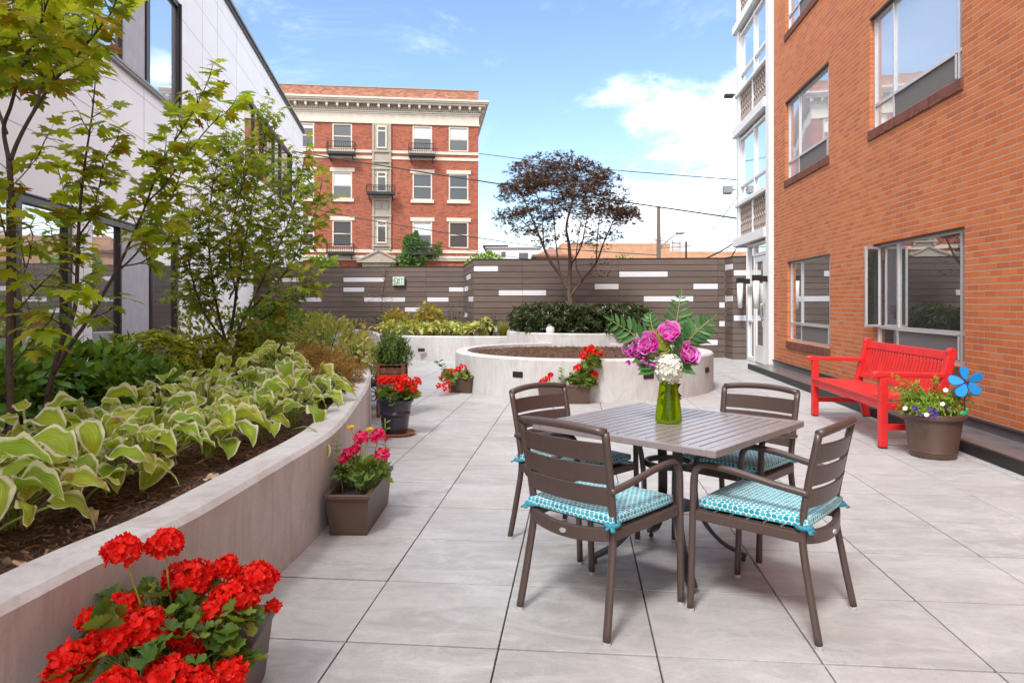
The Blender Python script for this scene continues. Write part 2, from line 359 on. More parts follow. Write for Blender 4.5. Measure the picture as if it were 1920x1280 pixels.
M['hosta']=hostamat();M['stalk']=simple('pale_green_stalk',(.26,.32,.07),.5,.2,20);M['stalk_dark']=simple('brown_green_stalk',(.10,.10,.03),.6,.3,20)
M['gred']=petalmat('scarlet_petal',(.66,.006,.004),(.90,.022,.010));M['gpink']=petalmat('crimson_pink_petal',(.60,.008,.06),(.80,.02,.14))
M['peony']=petalmat('magenta_petal',(.70,.012,.46),(.92,.05,.66),(.95,.50,.85));M['white_petal']=petalmat('white_petal',(.78,.80,.66),(.85,.84,.78));M['yel_petal']=petalmat('yellow_petal',(.75,.42,.01),(.8,.55,.02));M['violet']=petalmat('violet_petal',(.07,.03,.28),(.16,.07,.45))
M['frond']=leafmat('fern_frond_leaf',[(.03,.13,.04),(.05,.19,.05),(.10,.26,.09)],.4,.3);M['frond_y']=leafmat('lime_fern_leaf',[(.30,.36,.02),(.38,.42,.03)],.5,.35)
M['brown']=simple('brown_powder_coat',(.072,.047,.040),.36,.08,60,.03);M['tabletop']=simple('grey_brown_slat_finish',(.24,.205,.20),.25,.08,30,.03);M['tabledark']=simple('charcoal_metal',(.035,.032,.034),.4,.1,40,.02)
M['dots']=dots();M['teal']=simple('teal_tie_cloth',(.03,.22,.30),.9,.3,160,.1);M['red']=simple('glossy_red_paint',(.60,.018,.018),.42,.14,9,.12);M['plastic']=simple('brown_plastic',(.085,.050,.036),.42,.06,14,.02)
M['glaze']=simple('navy_glaze',(.022,.018,.035),.15,.2,8,.02,coat=.5);M['terra']=simple('terracotta_saucer',(.30,.11,.05),.6,.15,20);M['wood']=woodmat('stained_cedar',(.10,.035,.018),(.20,.075,.035))
M['navy']=simple('navy_enamel',(.012,.018,.085),.35,.1,20);M['iron']=simple('black_wrought_iron',(.02,.018,.018),.45,.2,40)
M['blue']=simple('sky_blue_plastic',(.01,.25,.62),.35,.08,20,.02);M['bluedark']=simple('dark_blue_rim',(.008,.12,.42),.4,.08,20,0);M['green']=simple('green_plastic',(.01,.28,.10),.35,.08,20)
M['lamp_white']=simple('frosted_lamp_glass',(.75,.75,.73),.4,.02,5);M['signwhite']=simple('sign_face_white',(.72,.80,.72),.4,.03,10);M['signgreen']=simple('sign_green',(.01,.30,.10),.5,.05,10)
M['pole']=woodmat('weathered_pole_wood',(.10,.07,.05),(.19,.14,.10));M['cable']=simple('black_cable',(.018,.018,.018),.6,0,5,0);M['galv']=simple('galvanised_steel',(.30,.30,.30),.5,.1,20,.02,metal=.5)
M['tan']=simple('tan_stucco',(.50,.27,.16),.85,.15,1.5);M['offwhite']=simple('offwhite_stucco',(.66,.66,.66),.85,.04,1.5);M['roofgrey']=simple('grey_roof',(.30,.29,.29),.85,.1,2);M['roofred']=simple('russet_roof',(.26,.12,.08),.85,.2,4)
M['litter']=simple('dry_leaf_litter',(.42,.30,.17),.8,.3,30)
k=N('green_vase_glass');tb=k.n('ShaderNodeBsdfTransparent');tb.inputs[0].default_value=(.93,.99,.42,1);gg=k.n('ShaderNodeBsdfGlossy');gg.inputs[1].default_value=.02
fq=k.n('ShaderNodeFresnel');fq.inputs[0].default_value=1.45;ms_=k.n('ShaderNodeMixShader');k.l(k.math('MULTIPLY',fq.outputs[0],.8),ms_.inputs[0]);k.l(tb.outputs[0],ms_.inputs[1]);k.l(gg.outputs[0],ms_.inputs[2]);dd=k.n('ShaderNodeBsdfTranslucent');dd.inputs[0].default_value=(.72,.95,.03,1);m2=k.n('ShaderNodeMixShader');m2.inputs[0].default_value=.30;k.l(ms_.outputs[0],m2.inputs[1]);k.l(dd.outputs[0],m2.inputs[2]);k.l(m2.outputs[0],k.out.inputs[0]);M['vase']=k.m
k=N('lamp_lens');k.col((.10,.14,.18));k.set(rough=.15);M['lens']=k.m
# ------------------------------------------------------------------ leaf templates
def halfleaf(pts,cy=.35,fold=.12,droop=.25):
    o=[(x,y) for x,y in pts]+[(-x,y) for x,y in reversed(pts[1:-1])]
    v=[(0,cy,0)]+[(x,y,fold*abs(x)-droop*(x*x+max(0,y-.2)**2)) for x,y in o];n=len(o)
    return (v,[(0,1+i,1+(i+1)%n) for i in range(n)],None)
MAPLE=halfleaf([(0,0),(.12,-.09),(.33,-.12),(.28,.03),(.46,.04),(.64,.20),(.47,.24),(.42,.33),(.27,.33),(.44,.48),(.47,.68),(.31,.61),(.17,.55),(.21,.73),(.10,.80),(0,1.02)])
SMAPLE=halfleaf([(0,0),(.36,-.12),(.16,.10),(.55,.28),(.16,.33),(.36,.72),(.10,.55),(0,1)])
STAR=([(0,0,0),(.05,.3,0),(0,1,-.15),(-.05,.3,0),(.55,.65,-.12),(.16,.2,0),(-.55,.65,-.12),(-.16,.2,0),(.6,.1,-.1),(-.6,.1,-.1)],[(0,1,2,3),(0,5,4,1),(0,3,6,7),(0,8,5),(0,7,9)],None)
OVAL=([(0,0,0),(.22,.25,.05),(.26,.55,.03),(0,1,-.12),(-.26,.55,.03),(-.22,.25,.05),(0,.5,-.03)],[(0,1,6),(1,2,6),(2,3,6),(3,4,6),(4,5,6),(5,0,6)],None)
NARROW=([(0,0,0),(.11,.35,.03),(.09,.7,.0),(0,1,-.12),(-.09,.7,.0),(-.11,.35,.03),(0,.5,-.03)],[(0,1,6),(1,2,6),(2,3,6),(3,4,6),(4,5,6),(5,0,6)],None)
BLADE=([(-.02,0,0),(.02,0,0),(.018,.4,.05),(-.018,.4,.05),(.012,.75,.0),(-.012,.75,.0),(0,1,-.14)],[(0,1,2,3),(3,2,4,5),(5,4,6)],None)
def gerl():
    o=[]
    n=28
    for i in range(n+1):
        a=R(-75)+ (2*PI-R(30))*i/n; a=R(285)+R(330)*i/n
        r=.5*(1+.07*math.cos(i*PI))*(1+.06*math.sin(i*.9))
        o.append((r*math.cos(a),.42+r*math.sin(a)))
    v=[(0,.42,-.10)]+[(x,y,.02+.12*(x*x+(y-.42)**2)*2+.05*math.sin(7*math.atan2(y-.42,x))) for x,y in o]+[(0,.30,-.08)]
    fs=[(0,1+i,2+i) for i in range(n)];return (v,fs,None)
GER=gerl()
def hostaleaf(wid,cup,droop,wave,tw,seed):
    rnd=random.Random(seed);nu,nv=8,11;v=[];uv=[];fs=[];ph=rnd.uniform(0,6)
    for j in range(nv+1):
        t=j/nv
        w=wid*(math.sin(PI*min(1,t**.68))**.62)*(1-.18*t)*1.04 if 0<t<1 else .004
        if j==0:w=.05*wid
        ang=droop*t*t;y=t*(1-.12*droop*t);z=-droop*.38*t*t+.10*math.sin(PI*t)
        for i in range(nu+1):
            q=i/nu*2-1
            yy=y-.10*abs(q)**2*(1-t)**3
            zz=z+cup*abs(q)**1.3*w*.8+wave*math.sin(t*13+ph+(2 if q>0 else 0))*abs(q)**2*.10-.03*(1-abs(q))*0
            xx=q*w*(1-.25*cup)
            c,s=math.cos(tw*t),math.sin(tw*t);v.append((xx*c-zz*s*.0+0,yy,zz+xx*s));
            edge=max(abs(q), abs(2*t-1)**3 if t>.5 else abs(q));uv.append((edge,t))
    for j in range(nv):
        for i in range(nu):
            a=j*(nu+1)+i;fs.append((a,a+1,a+nu+2,a+nu+1))
    return (v,fs,uv)
HOSTA=[hostaleaf(.40,.5,.5,.6,.1,1),hostaleaf(.44,.15,.9,.8,-.2,2),hostaleaf(.36,.9,.35,.9,.3,3),hostaleaf(.42,.3,1.3,.5,-.1,4),hostaleaf(.34,-.3,1.0,1.0,.35,5),hostaleaf(.38,1.2,.6,.7,-.35,6)]
def petal(w=.5,cup=.6,ruf=.12,seed=0,nu=5,nv=5):
    v=[];uv=[];fs=[];rn=random.Random(seed);ph=rn.uniform(0,6)
    for j in range(nv+1):
        t=j/nv;ww=w*(.25+.75*math.sin(PI*.55*t**.8))*(1 if t<.85 else .88)
        for i in range(nu+1):
            q=i/nu*2-1
            v.append((q*ww,t-(.14*q*q*t),cup*(t*t*.7+.5*q*q*ww)+ruf*t*t*math.sin(5*q+ph)));uv.append((i/nu,t))
    for j in range(nv):
        for i in range(nu):
            a=j*(nu+1)+i;fs.append((a,a+1,a+nu+2,a+nu+1))
    return (v,fs,uv)
PETS=[petal(.5,.7,.12,i) for i in range(4)];PFLAT=petal(.42,.12,.06,9,3,3)
def sph():
    while True:
        v=rv(1)
        if .05<v.length<1:return v.normalized()
# ================================================================== SETTING
b=MB();b.add([(-400,-400,-.08),(400,-400,-.08),(400,400,-.08),(-400,400,-.08)],[(0,1,2,3)])
tag(b.build('ground',simple('asphalt_ground',(.10,.10,.10),.9,.2,3)),kind='structure')
b=MB();b.box(-10,4.1,-4,21.2,-.07,-.022);tag(b.build('paving_bed',M['joint']),kind='structure')
b=MB()
for i in range(-16,8):
    for j in range(-12,30):
        x0=-.308+.6115*i+.0032;x1=x0+.6051;y0=3.323+.6115*j+.0058;y1=y0+.5999
        if x0>4.05: continue
        x1=min(x1,4.08);dz=U(-.0012,.0012);t=U(-.0006,.0006)
        b.add([(x0,y0,-.035),(x1,y0,-.035),(x1,y1,-.035),(x0,y1,-.035),(x0,y0,dz),(x1,y0,dz+t),(x1,y1,dz-t),(x0,y1,dz)],[(0,3,2,1),(4,5,6,7),(0,1,5,4),(1,2,6,5),(2,3,7,6),(3,0,4,7)])
tag(b.build('patio_paving',M['paver'],bevel=.0022),kind='structure')
b=MB();b.box(3.475,3.965,-8,14.62,.004,.092);b.box(3.96,3.997,-8,14.66,.095,.165)
o=tag(b.build('kerb_strip',M['curb'],bevel=.006),kind='structure')
b=MB();b.box(3.455,3.474,-8,14.64,.003,.099);b.box(3.456,3.50,-8,14.66,.0935,.104);b.box(3.94,3.996,-8,14.65,.166,.19);b.build('kerb_edge',M['black'],o,bevel=.004)
# ------------------------------------------------------------------ walls with openings
def wall_open(b,f,a0,a1,z0,z1,ops,dep):
    xs=sorted({a0,a1,*[q for o in ops for q in o[:2]]});zs=sorted({z0,z1,*[q for o in ops for q in o[2:4]]})
    xs=[x for x in xs if a0<=x<=a1];zs=[z for z in zs if z0<=z<=z1]
    for i in range(len(xs)-1):
        for j in range(len(zs)-1):
            cx,cz=(xs[i]+xs[i+1])/2,(zs[j]+zs[j+1])/2
            if any(o[0]<cx<o[1] and o[2]<cz<o[3] for o in ops): continue
            b.add([f(xs[i],zs[j],0),f(xs[i+1],zs[j],0),f(xs[i+1],zs[j+1],0),f(xs[i],zs[j+1],0)],[(0,1,2,3)])
    for l,r,lo,hi in ops:
        for p,q in (((l,lo),(r,lo)),((r,lo),(r,hi)),((r,hi),(l,hi)),((l,hi),(l,lo))):
            b.add([f(p[0],p[1],0),f(q[0],q[1],0),f(q[0],q[1],dep),f(p[0],p[1],dep)],[(0,1,2,3)])
# ------------------------------------------------------------------ orange brick building on the right (face at X=4)
RB=thing('brick_building','orange brick building with aluminium windows and a white bay beside the red bench','building',(4,0,0))
f=lambda a,z,d:(d,a,z)
ops=[(7.66,9.92,.68,2.14),(11.54,13.82,.62,2.13),(7.71,10.03,3.70,5.25),(11.60,13.95,3.70,5.21),(11.60,13.95,6.52,8.1),(7.71,10.03,6.52,8.1)]
b=MB();wall_open(b,f,-8,14.74,.10,13,ops,.11)
b.add([(0,14.74,.1),(6,14.74,.1),(6,14.74,13),(0,14.74,13)],[(0,1,2,3)]);b.add([(0,-8,13),(6,-8,13),(6,14.74,13),(0,14.74,13)],[(0,1,2,3)]);b.add([(0,-8,.1),(6,-8,.1),(6,-8,13),(0,-8,13)],[(0,1,2,3)])
b.build('wall',M['brick'],RB)
for wi,(l,r,lo,hi) in enumerate(ops):
    m1=r-.60 if wi in(0,2,5) else r-.66;m0=l+.17;t=lo+.34;x=.055
    w=MB();B=.042
    for y in (l+B/2,m0,m1,r-B/2): w.box(x,x+.05,y-B/2,y+B/2,lo+.003,hi-.003)
    for z in (lo+B/2,t,hi-B/2): w.box(x+.002,x+.048,l+.004,r-.004,z-B/2-.002,z+B/2)
    # opened sash frame of the middle hopper with a stay
    w.box(x-.012,x+.001,m0+.03,m0+.055,lo+.05,t-.0);w.box(x-.012,x+.0,m0+.03,m1-.02,t-.03,t-.012)
    win=w.build('window',M['alu'],RB,bevel=.003)
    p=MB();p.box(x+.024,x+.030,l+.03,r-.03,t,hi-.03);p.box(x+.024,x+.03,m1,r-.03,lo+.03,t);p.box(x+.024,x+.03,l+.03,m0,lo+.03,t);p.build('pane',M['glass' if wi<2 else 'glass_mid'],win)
    p=MB();p.box(x+.010,x+.016,m0+.02,m1-.02,lo+.04,t-.02);p.build('insect_screen',M['screen'],win)
    s=MB();s.box(-.022,.055,l-.03,r+.03,lo-.135,lo-.004);s.build('brick_sill',M['brick_sill'],win,bevel=.006)
    s=MB();s.box(.006,.108,l+.001,r-.001,hi-.02,hi-.002);s.build('lintel',M['darkmetal'],win)
    if wi==0:  # the narrow casement standing open at the far side
        c=MB();y0=9.82;th=R(62)
        def cp(t_,z):return (x-.005-math.sin(th)*t_*1.0,y0-math.cos(th)*t_,z)
        for a,q in ((0,.03),(.24,.27)):
            c.beam(cp(a+.015,t+.02),cp(a+.015,hi-.06),.03,.03)
        for z in (t+.02,hi-.06): c.beam(cp(0,z),cp(.27,z),.03,.03)
        cs=c.build('open_casement',M['alu'],win,bevel=.002)
        g=MB();g.beam(cp(.01,(t+hi)/2-.02),cp(.26,(t+hi)/2-.02),.006,hi-t-.12);g.build('casement_pane',M['glass'],cs)
# white corner pier, bay and entrance
b=MB();b.box(-.10,.12,14.742,15.0,.0,13);b.box(-.06,.12,17.60,17.87,2.70,13);b.box(.10,6,17.80,17.87,2.7,13);b.build('white_pier',M['white'],RB,bevel=.008)
b=MB();b.box(.14,5.9,15.0,17.79,2.72,13);b.build('bay_core',M['cream'],RB)
for lv,zb in enumerate((2.72,5.44,8.02,10.8)):
    bay=MB();bay.box(-.14,.13,14.99,17.98,zb,zb+.20);bay.box(-.10,.12,15.001,17.90,zb+.98,zb+1.06)
    for y in (15.03,16.34,17.585): bay.box(-.045,.1,y-.035,y+.035,zb+.202,zb+.978)
    top=zb+2.66 if lv==0 else zb+2.5
    for y in (15.05,16.25,17.56): bay.box(-.03,.08,y-.03,y+.03,zb+1.062,top)
    for z in (zb+1.10,zb+1.46,top-.05): bay.box(-.026,.07,15.002,17.598,z-.03,z+.03)
    bo=bay.build('bay',M['white'],RB,bevel=.006)
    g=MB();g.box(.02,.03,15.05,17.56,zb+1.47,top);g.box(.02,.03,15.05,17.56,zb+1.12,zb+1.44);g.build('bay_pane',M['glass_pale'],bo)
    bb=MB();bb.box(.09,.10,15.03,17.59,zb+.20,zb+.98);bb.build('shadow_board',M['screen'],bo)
    br=MB()
    for y0,y1 in ((15.07,16.30),(16.38,17.55)):
        n=7;cw=(y1-y0)/n;z0=zb+.22
        for z in (z0,z0+.745): br.box(-.03,.06,y0,y1,z-.015,z+.015)
        for i in range(n+1):
            yy=y0+cw*i
            for q in (z0+.13,z0+.44): br.box(-.028,.06,yy-.014,yy+.014,q,q+.17)
        for i in range(n):
            yc=y0+cw*(i+.5)
            for q in (z0+.07,z0+.37,z0+.68):
                pts=[(.0,yc+math.cos(a)*cw*.42,q+math.sin(a)*.062) for a in [PI*k/5 for k in range(10)]]
                br.tube(pts,.019,4,closed=True)
            for q in (z0+.13,z0+.31,z0+.435,z0+.61): br.box(-.022,.02,yc-cw*.5,yc+cw*.5,q-.004,q+.004)
    br.build('breeze_block_screen',M['breeze'],bo)
b=MB();b.box(.10,.22,15.0,17.4,0,2.7)
for y in (16.84,16.25): b.box(-.03,.11,y-.04,y+.04,.003,2.69)
b.box(-.028,.1,16.29,16.80,2.63,2.69);b.box(-.028,.1,16.29,16.80,.9,.95);b.box(-.028,.1,16.29,16.80,.003,.10)
b.box(-.028,.1,15.0,16.21,2.62,2.69);b.box(-.028,.1,15.0,16.21,2.38,2.45)
df=b.build('door_frame',M['white'],RB,bevel=.005)
g=MB();g.box(.02,.03,16.29,16.80,.1,2.63);g.box(.02,.03,15.0,16.21,2.45,2.62);g.build('side_light_pane',M['glass'],df)
for y0,y1 in ((15.42,16.20),(14.90,15.41)):
    d=MB()
    for y in (y0+.05,y1-.05): d.box(-.02,.03,y-.05,y+.05,.02,2.37)
    d.box(-.019,.029,y0+.1,y1-.1,.02,.40);d.box(-.019,.029,y0+.1,y1-.1,2.25,2.37)
    do=d.build('door',M['white'],RB,bevel=.004)
    g=MB();g.box(.0,.006,y0+.1,y1-.1,.40,2.25);g.build('door_pane',M['glass'],do)
    h=MB();yh=y0+.04 if y0>15.4 else y1-.04
    h.tube(catmull([(-.02,yh,1.0),(-.08,yh,1.02),(-.085,yh,1.15),(-.08,yh,1.30),(-.02,yh,1.32)],4),.013,8);h.build('door_handle',M['alu'],do,smooth=True)
# wall lights beside the door
for k,(y,lb) in enumerate(((16.62,'dark bracket wall light with long white shade left of the glass door'),(14.87,'dark bracket wall light with white shade on the white pier right of the glass door'))):
    t=thing('wall_lamp',lb,'wall light',(3.97 if k==0 else 3.90,y,0),0,'wall lights by the glass door')
    b=MB();b.box(-.13,-.002,-.05,.05,1.78,1.90);b.box(-.30,-.12,-.045,.045,1.80,1.92);b.build('bracket',M['darkmetal'],t,bevel=.008)
    b=MB();b.lathe([(.001,1.22),(.05,1.22),(.062,1.5),(.070,1.795),(.001,1.797)],16,(-.22,0,0));b.build('lamp_shade',M['lamp_white'],t,smooth=True)
t=thing('flood_light','small grey flood light on the edge of the white bay','flood light',(3.9,17.8,4.15))
b=MB();b.box(-.28,-.06,-.02,.16,-.08,.10);b.tube([(-.06,.06,0),(.02,.06,.02)],.025);b.build('housing',M['galv'],t,bevel=.03)
b=MB();b.box(-.27,-.08,.0,.14,-.10,-.081);b.build('lens',M['lens'],t)
t=thing('flood_light','small dark flood light on the bay ledge of the second floor','flood light',(3.9,17.9,6.52))
b=MB();b.box(-.24,-.02,-.05,.1,-.05,.04);b.box(-.05,.03,-.02,.05,.0,.03);b.build('housing',M['darkmetal'],t,bevel=.012)
# ------------------------------------------------------------------ white panelled building on the left
aL=math.atan2(.24631586,.96922886)
LB=thing('white_building','low modern building clad in white panels with dark framed windows behind the maples','building',(-4.3614,-1.1098,0),aL)
f=lambda a,z,d:(-d,a,z)
opl=[(1.5,10.50,.10,2.66),(11.09,15.15,.10,2.66),(5,15.26,5.22,7.46),(21.12,29.76,5.24,7.43),(22.3,27.4,.10,2.66),(30.5,33.2,.1,2.66)]
b=MB();wall_open(b,f,-6,33.0,-.07,9.10,opl[:5],.16)
b.add([(0,33,-.07),(-9,33,-.07),(-9,33,9.1),(0,33,9.1)],[(0,1,2,3)]);b.add([(0,-6,9.1),(0,33,9.1),(-9,33,9.1),(-9,-6,9.1)],[(0,1,2,3)]);b.add([(0,-6,-.07),(0,-6,9.1),(-9,-6,9.1),(-9,-6,-.07)],[(0,1,2,3)])
b.build('wall',M['white_panel'],LB)
b=MB();g=.0035
def inop(a,z):return any(o[0]<=a<=o[1] and o[2]<=z<=o[3] for o in opl)
def hline(z,a0,a1):
    cuts=sorted([a0,a1]+[q for o in opl if o[2]<z<o[3] for q in o[:2] if a0<q<a1])
    for i in range(len(cuts)-1):
        if not inop((cuts[i]+cuts[i+1])/2,z): b.box(-.01,.0015,cuts[i],cuts[i+1],z-g,z+g)
def vline(a,z0,z1):
    cuts=sorted([z0,z1]+[q for o in opl if o[0]<a<o[1] for q in o[2:4] if z0<q<z1])
    for i in range(len(cuts)-1):
        if not inop(a,(cuts[i]+cuts[i+1])/2): b.box(-.01,.0025,a-g,a+g,cuts[i],cuts[i+1])
for z in (1.1,3.46,4.20,4.94,6.40,7.19,7.97,8.67): hline(z,-6,33)
for a in (3.2,8.2,13.16,18.1,20.6,25.5,30.4): vline(a,2.8,5.15)
for a in (16.8,18.1,20.1,24.5,30.2): vline(a,5.2,9.0)
for a in (.4,10.8,18.1,20.1,28.8,31): vline(a,0,2.7)
b.build('panel_joint',M['seam'],LB)
b=MB();b.box(-.14,.055,-6,33.05,9.06,9.16);b.build('roof_edge',M['darkmetal'],LB,bevel=.005)
b=MB();b.box(-.3,.10,-6.05,33.1,9.162,9.24);b.build('roof_coping',M['galv'],LB,bevel=.01)
b=MB();b.box(.0,.07,5,15.3,5.135,5.17);b.box(-.0,.085,5,15.32,5.171,5.212);b.build('window_ledge',M['galv'],LB)
muls=[[(1.5,.12),(5.0,.10),(8.7,.09),(9.15,.14),(10.45,.14)],[(11.13,.05),(12.21,.06),(13.62,.09),(15.08,.11)],[(5.05,.1),(9.0,.05),(12.26,.05),(13.45,.17),(15.2,.13)],[(21.2,.12),(22.6,.06),(23.9,.22),(26.0,.06),(27.4,.2),(29.65,.14)],[(22.35,.1),(24,.06),(25.6,.1),(27.35,.1)]]
for wi in range(5):
    l,r,lo,hi=opl[wi];w=MB()
    for a,wd in muls[wi]: w.box(-.12,-.02,max(l+.003,a-wd/2),min(r-.003,a+wd/2),lo+.003,hi-.003)
    w.box(-.118,-.018,l+.004,r-.004,hi-.10,hi-.004);w.box(-.118,-.018,l+.004,r-.004,lo+.004,lo+.07)
    w.box(-.15,.012,l+.002,r-.002,hi-.0035,hi+.02) if wi in(0,1,4) else w.box(-.15,.02,r-.07,r-.003,lo+.003,hi-.003)
    wo=w.build('window',M['darkmetal'],LB,bevel=.004)
    p=MB();p.box(-.085,-.075,l+.02,r-.02,lo+.03,hi-.03);p.build('pane',M['glass_l' if wi!=2 else 'glass_pale'],wo)  # upper window: white sky glare put into the pale pane colour
    if wi==1: p=MB();p.box(-.070,-.055,12.24,13.58,lo+.08,hi-.11);p.build('panel',M['curtain'],wo)
    if wi==2: p=MB();p.box(-.070,-.055,12.29,13.37,lo+.08,hi-.11);p.build('panel',M['curtain'],wo)
# ------------------------------------------------------------------ far red brick apartment block
aF=R(12.16);A=W((700-960)/F*45,45);dF=Vector((math.cos(aF),math.sin(aF),0));oF=A-dF*5.66
FB=thing('apartment_building','four storey red brick apartment block with cream cornice beyond the fence','building',(oF.x,oF.y,0),aF)
f=lambda a,z,d:(a,d,z)
cols_=[(.72,1.95),(3.08,4.32),(8.16,9.42),(10.50,11.78)]
rows_=[(11.20,12.80),(8.0,9.72),(4.90,6.61),(1.6,3.3)]
opf=[(l,r,lo,hi) for l,r in cols_ for lo,hi in rows_]+[(-1.9,-.7,lo,hi) for lo,hi in rows_]
b=MB();wall_open(b,f,-4,12.43,0,12.85,opf,.14)
b.add([(12.43,0,0),(12.43,14,0),(12.43,14,14.4),(12.43,0,14.4)],[(0,1,2,3)]);b.add([(-4,0,0),(-4,14,0),(-4,14,14.4),(-4,0,14.4)],[(3,2,1,0)]);b.build('wall',M['brick_far'],FB)
b=MB();b.box(-4,12.42,-.02,.3,14.40,15.17);b.box(12.12,12.42,.3,14,14.4,15.17);b.box(-4,12.4,13.6,14,14.4,15.17);b.build('parapet',M['brick_par'],FB)
b=MB();b.box(-4,12.46,-.05,.34,15.172,15.22);b.build('parapet_cap',M['taupe'],FB)
b=MB();b.box(-4,12.47,-.04,.2,12.86,13.60);b.box(12.3,12.47,.2,14,12.86,13.6);b.box(-4,12.52,-.09,.1,12.862,12.95);b.box(-4,12.52,-.08,.1,13.5,13.58);fz=b.build('frieze',M['cream'],FB)
b=MB();b.box(-4,12.9,-.50,.1,14.06,14.18);b.box(-4,13.02,-.62,.1,14.182,14.28);b.box(-4,13.08,-.70,.1,14.282,14.40)
b.box(12.4,12.9,.1,14,14.06,14.18);b.box(12.4,13.02,.1,14,14.182,14.28);b.box(12.4,13.08,.1,14,14.282,14.4);b.box(-4,12.6,-.12,.1,13.602,13.70)
co=b.build('cornice',M['cream'],FB)
for i in range(26):
    b=MB();x=-3.7+i*.648
    b.box(x-.07,x+.07,-.46,-.1,13.86,14.058);b.box(x-.05,x+.05,-.36,-.1,13.78,13.858);b.build('bracket',M['cream'],co)
for i in range(6):
    b=MB();y=.3+i*.65;b.box(12.47,12.86,y-.07,y+.07,13.86,14.058);b.build('bracket',M['cream'],co)
b=MB();b.box(-4,12.55,-.10,.1,13.702,14.055);b.build('soffit_band',M['taupe'],co)
b=MB()
for i in range(124): b.box(-3.9+i*.132,-3.9+i*.132+.07,-.19,-.1,13.72,13.79)
b.build('dentil',M['cream'],co)
b=MB()
for z0,z1 in ((10.97,11.15),(10.58,10.77),(4.55,4.76)): b.box(-4,12.46,-.05,.05,z0,z1)
b.box(-4,12.5,-.12,.05,4.05,4.36);b.box(-4,12.56,-.18,.05,4.20,4.28)
b.build('belt_course',M['cream'],FB)
for l,r in cols_+[(-1.9,-.7)]:
    for ri,(lo,hi) in enumerate(rows_):
        w=MB();e=.085
        w.box(l+.002,l+e,-.012,.11,lo+.002,hi-.002);w.box(r-e,r-.002,-.012,.11,lo+.002,hi-.002);w.box(l+.004,r-.004,-.01,.108,hi-e,hi-.004);w.box(l+.004,r-.004,-.01,.108,lo+.004,lo+.07)
        mz=(lo+hi)/2;w.box(l+.006,r-.006,.02,.10,mz-.035,mz+.035)
        wo=w.build('window',M['cream'],FB)
        p=MB();p.box(l+.03,r-.03,.07,.075,lo+.03,hi-.03);p.build('pane',M['glass_far'],wo)
        k_=random.Random(int(l*10)+ri*7).random()
        bl={(0,.72):.0}.get((ri,l),None)
        bh={(8.16,0):.48,(10.5,0):.50,(3.08,1):.5,(8.16,2):.5,(.72,1):.5,(8.16,1):0,(10.5,1):0,(10.5,2):0,(3.08,2):0,(3.08,0):0}.get((l,ri),k_*.5)
        if bh>.08: p=MB();p.box(l+.09,r-.09,.060,.066,hi-.08-(hi-lo)*bh,hi-.085);p.build('blind',M['blind'],wo)
        if ri in(1,2,3):
            s=MB();s.box(l-.14,r+.16,-.06,.02,hi+.001,hi+.25);s.box(l-.12,r+.12,-.10,.02,lo-.20,lo-.002) if ri==1 else None;s.build('lintel',M['cream'],wo)
# the centre bay of painted panels
b=MB();b.box(5.59,6.80,-.10,.02,4.76,12.855);b.box(5.60,5.72,-.17,-.1,4.77,12.85);b.box(6.67,6.79,-.17,-.1,4.77,12.85)
for z in (4.95,6.85,7.9,9.9,10.35,11.0): b.box(5.56,6.83,-.20,-.1,z,z+.10)
for z in (10.25,6.85):
    pts=[(6.195+math.cos(a)*.38,-.13,z-.70+math.sin(a)*.42) for a in [PI*k/14 for k in range(15)]];b.tube(pts,.045,6)
    pts=[(6.195+math.cos(a)*.24,-.13,z-.70+math.sin(a)*.28) for a in [PI*k/14 for k in range(15)]];b.tube(pts,.03,6)
for x in (5.78,6.24): b.box(x,x+.38,-.135,-.101,7.35,7.80)
cb=b.build('centre_panel',M['taupe'],FB,bevel=.01)
for lo,hi in ((11.25,12.7),(8.45,9.75),(5.15,6.6)):
    w=MB();l,r=5.88,6.52;e=.09
    for q in ((l,l+e,lo,hi),(r-e,r,lo,hi),(l+e,r-e,hi-e,hi),(l+e,r-e,lo,lo+e),(l+e,r-e,hi-.38,hi-.28)): w.box(q[0],q[1],-.18,-.101,q[2]+.001,q[3])
    wo=w.build('small_window',M['cream'],cb);p=MB();p.box(l+e,r-e,-.135,-.13,lo+e,hi-e);p.build('small_pane',M['glass_far'],wo)
b=MB()
b.add([(4.76,-.5,4.0),(7.3,-.5,4.0),(6.03,-.5,4.62),(4.76,0,4.0),(7.3,0,4.0),(6.03,0,4.62)],[(0,1,2),(5,4,3),(0,2,5,3),(2,1,4,5),(0,3,4,1)])
b.beam((4.70,-.53,4.04),(6.03,-.53,4.68),.12,.09);b.beam((7.36,-.53,4.04),(6.03,-.53,4.68),.12,.09);b.box(4.66,7.4,-.60,-.02,3.9,4.0);b.box(5.0,7.1,-.4,-.02,0,3.898)
b.build('pediment',M['taupe'],FB)
def balc(x0,x1,z0,z1,dp=.75,y=-.02):
    b=MB();b.box(x0,x1,y-dp,y,z0,z0+.16)
    for xx in (x0+.15,x1-.15): b.beam((xx,y-dp+.05,z0),(xx,y,z0-.32),.06,.06)
    for z in (z0+.45,z1): b.tube([(x0,y,z),(x0,y-dp,z),(x1,y-dp,z),(x1,y,z)],.022,5)
    n=int((x1-x0)/.11)
    for i in range(n+1): xx=x0+(x1-x0)*i/n;b.tube([(xx,y-dp,z0+.16),(xx,y-dp,z1)],.014,4)
    for yy in (y-dp*.66,y-dp*.33):
        for xx in (x0,x1): b.tube([(xx,yy,z0+.16),(xx,yy,z1)],.014,4)
    b.build('balcony',M['iron'],FB)
balc(2.83,4.55,10.72,11.50);balc(7.92,9.62,10.72,11.50);balc(5.28,7.06,8.22,8.78,.6,-.2);balc(2.80,4.48,4.40,5.05);balc(7.92,9.62,4.40,5.05)
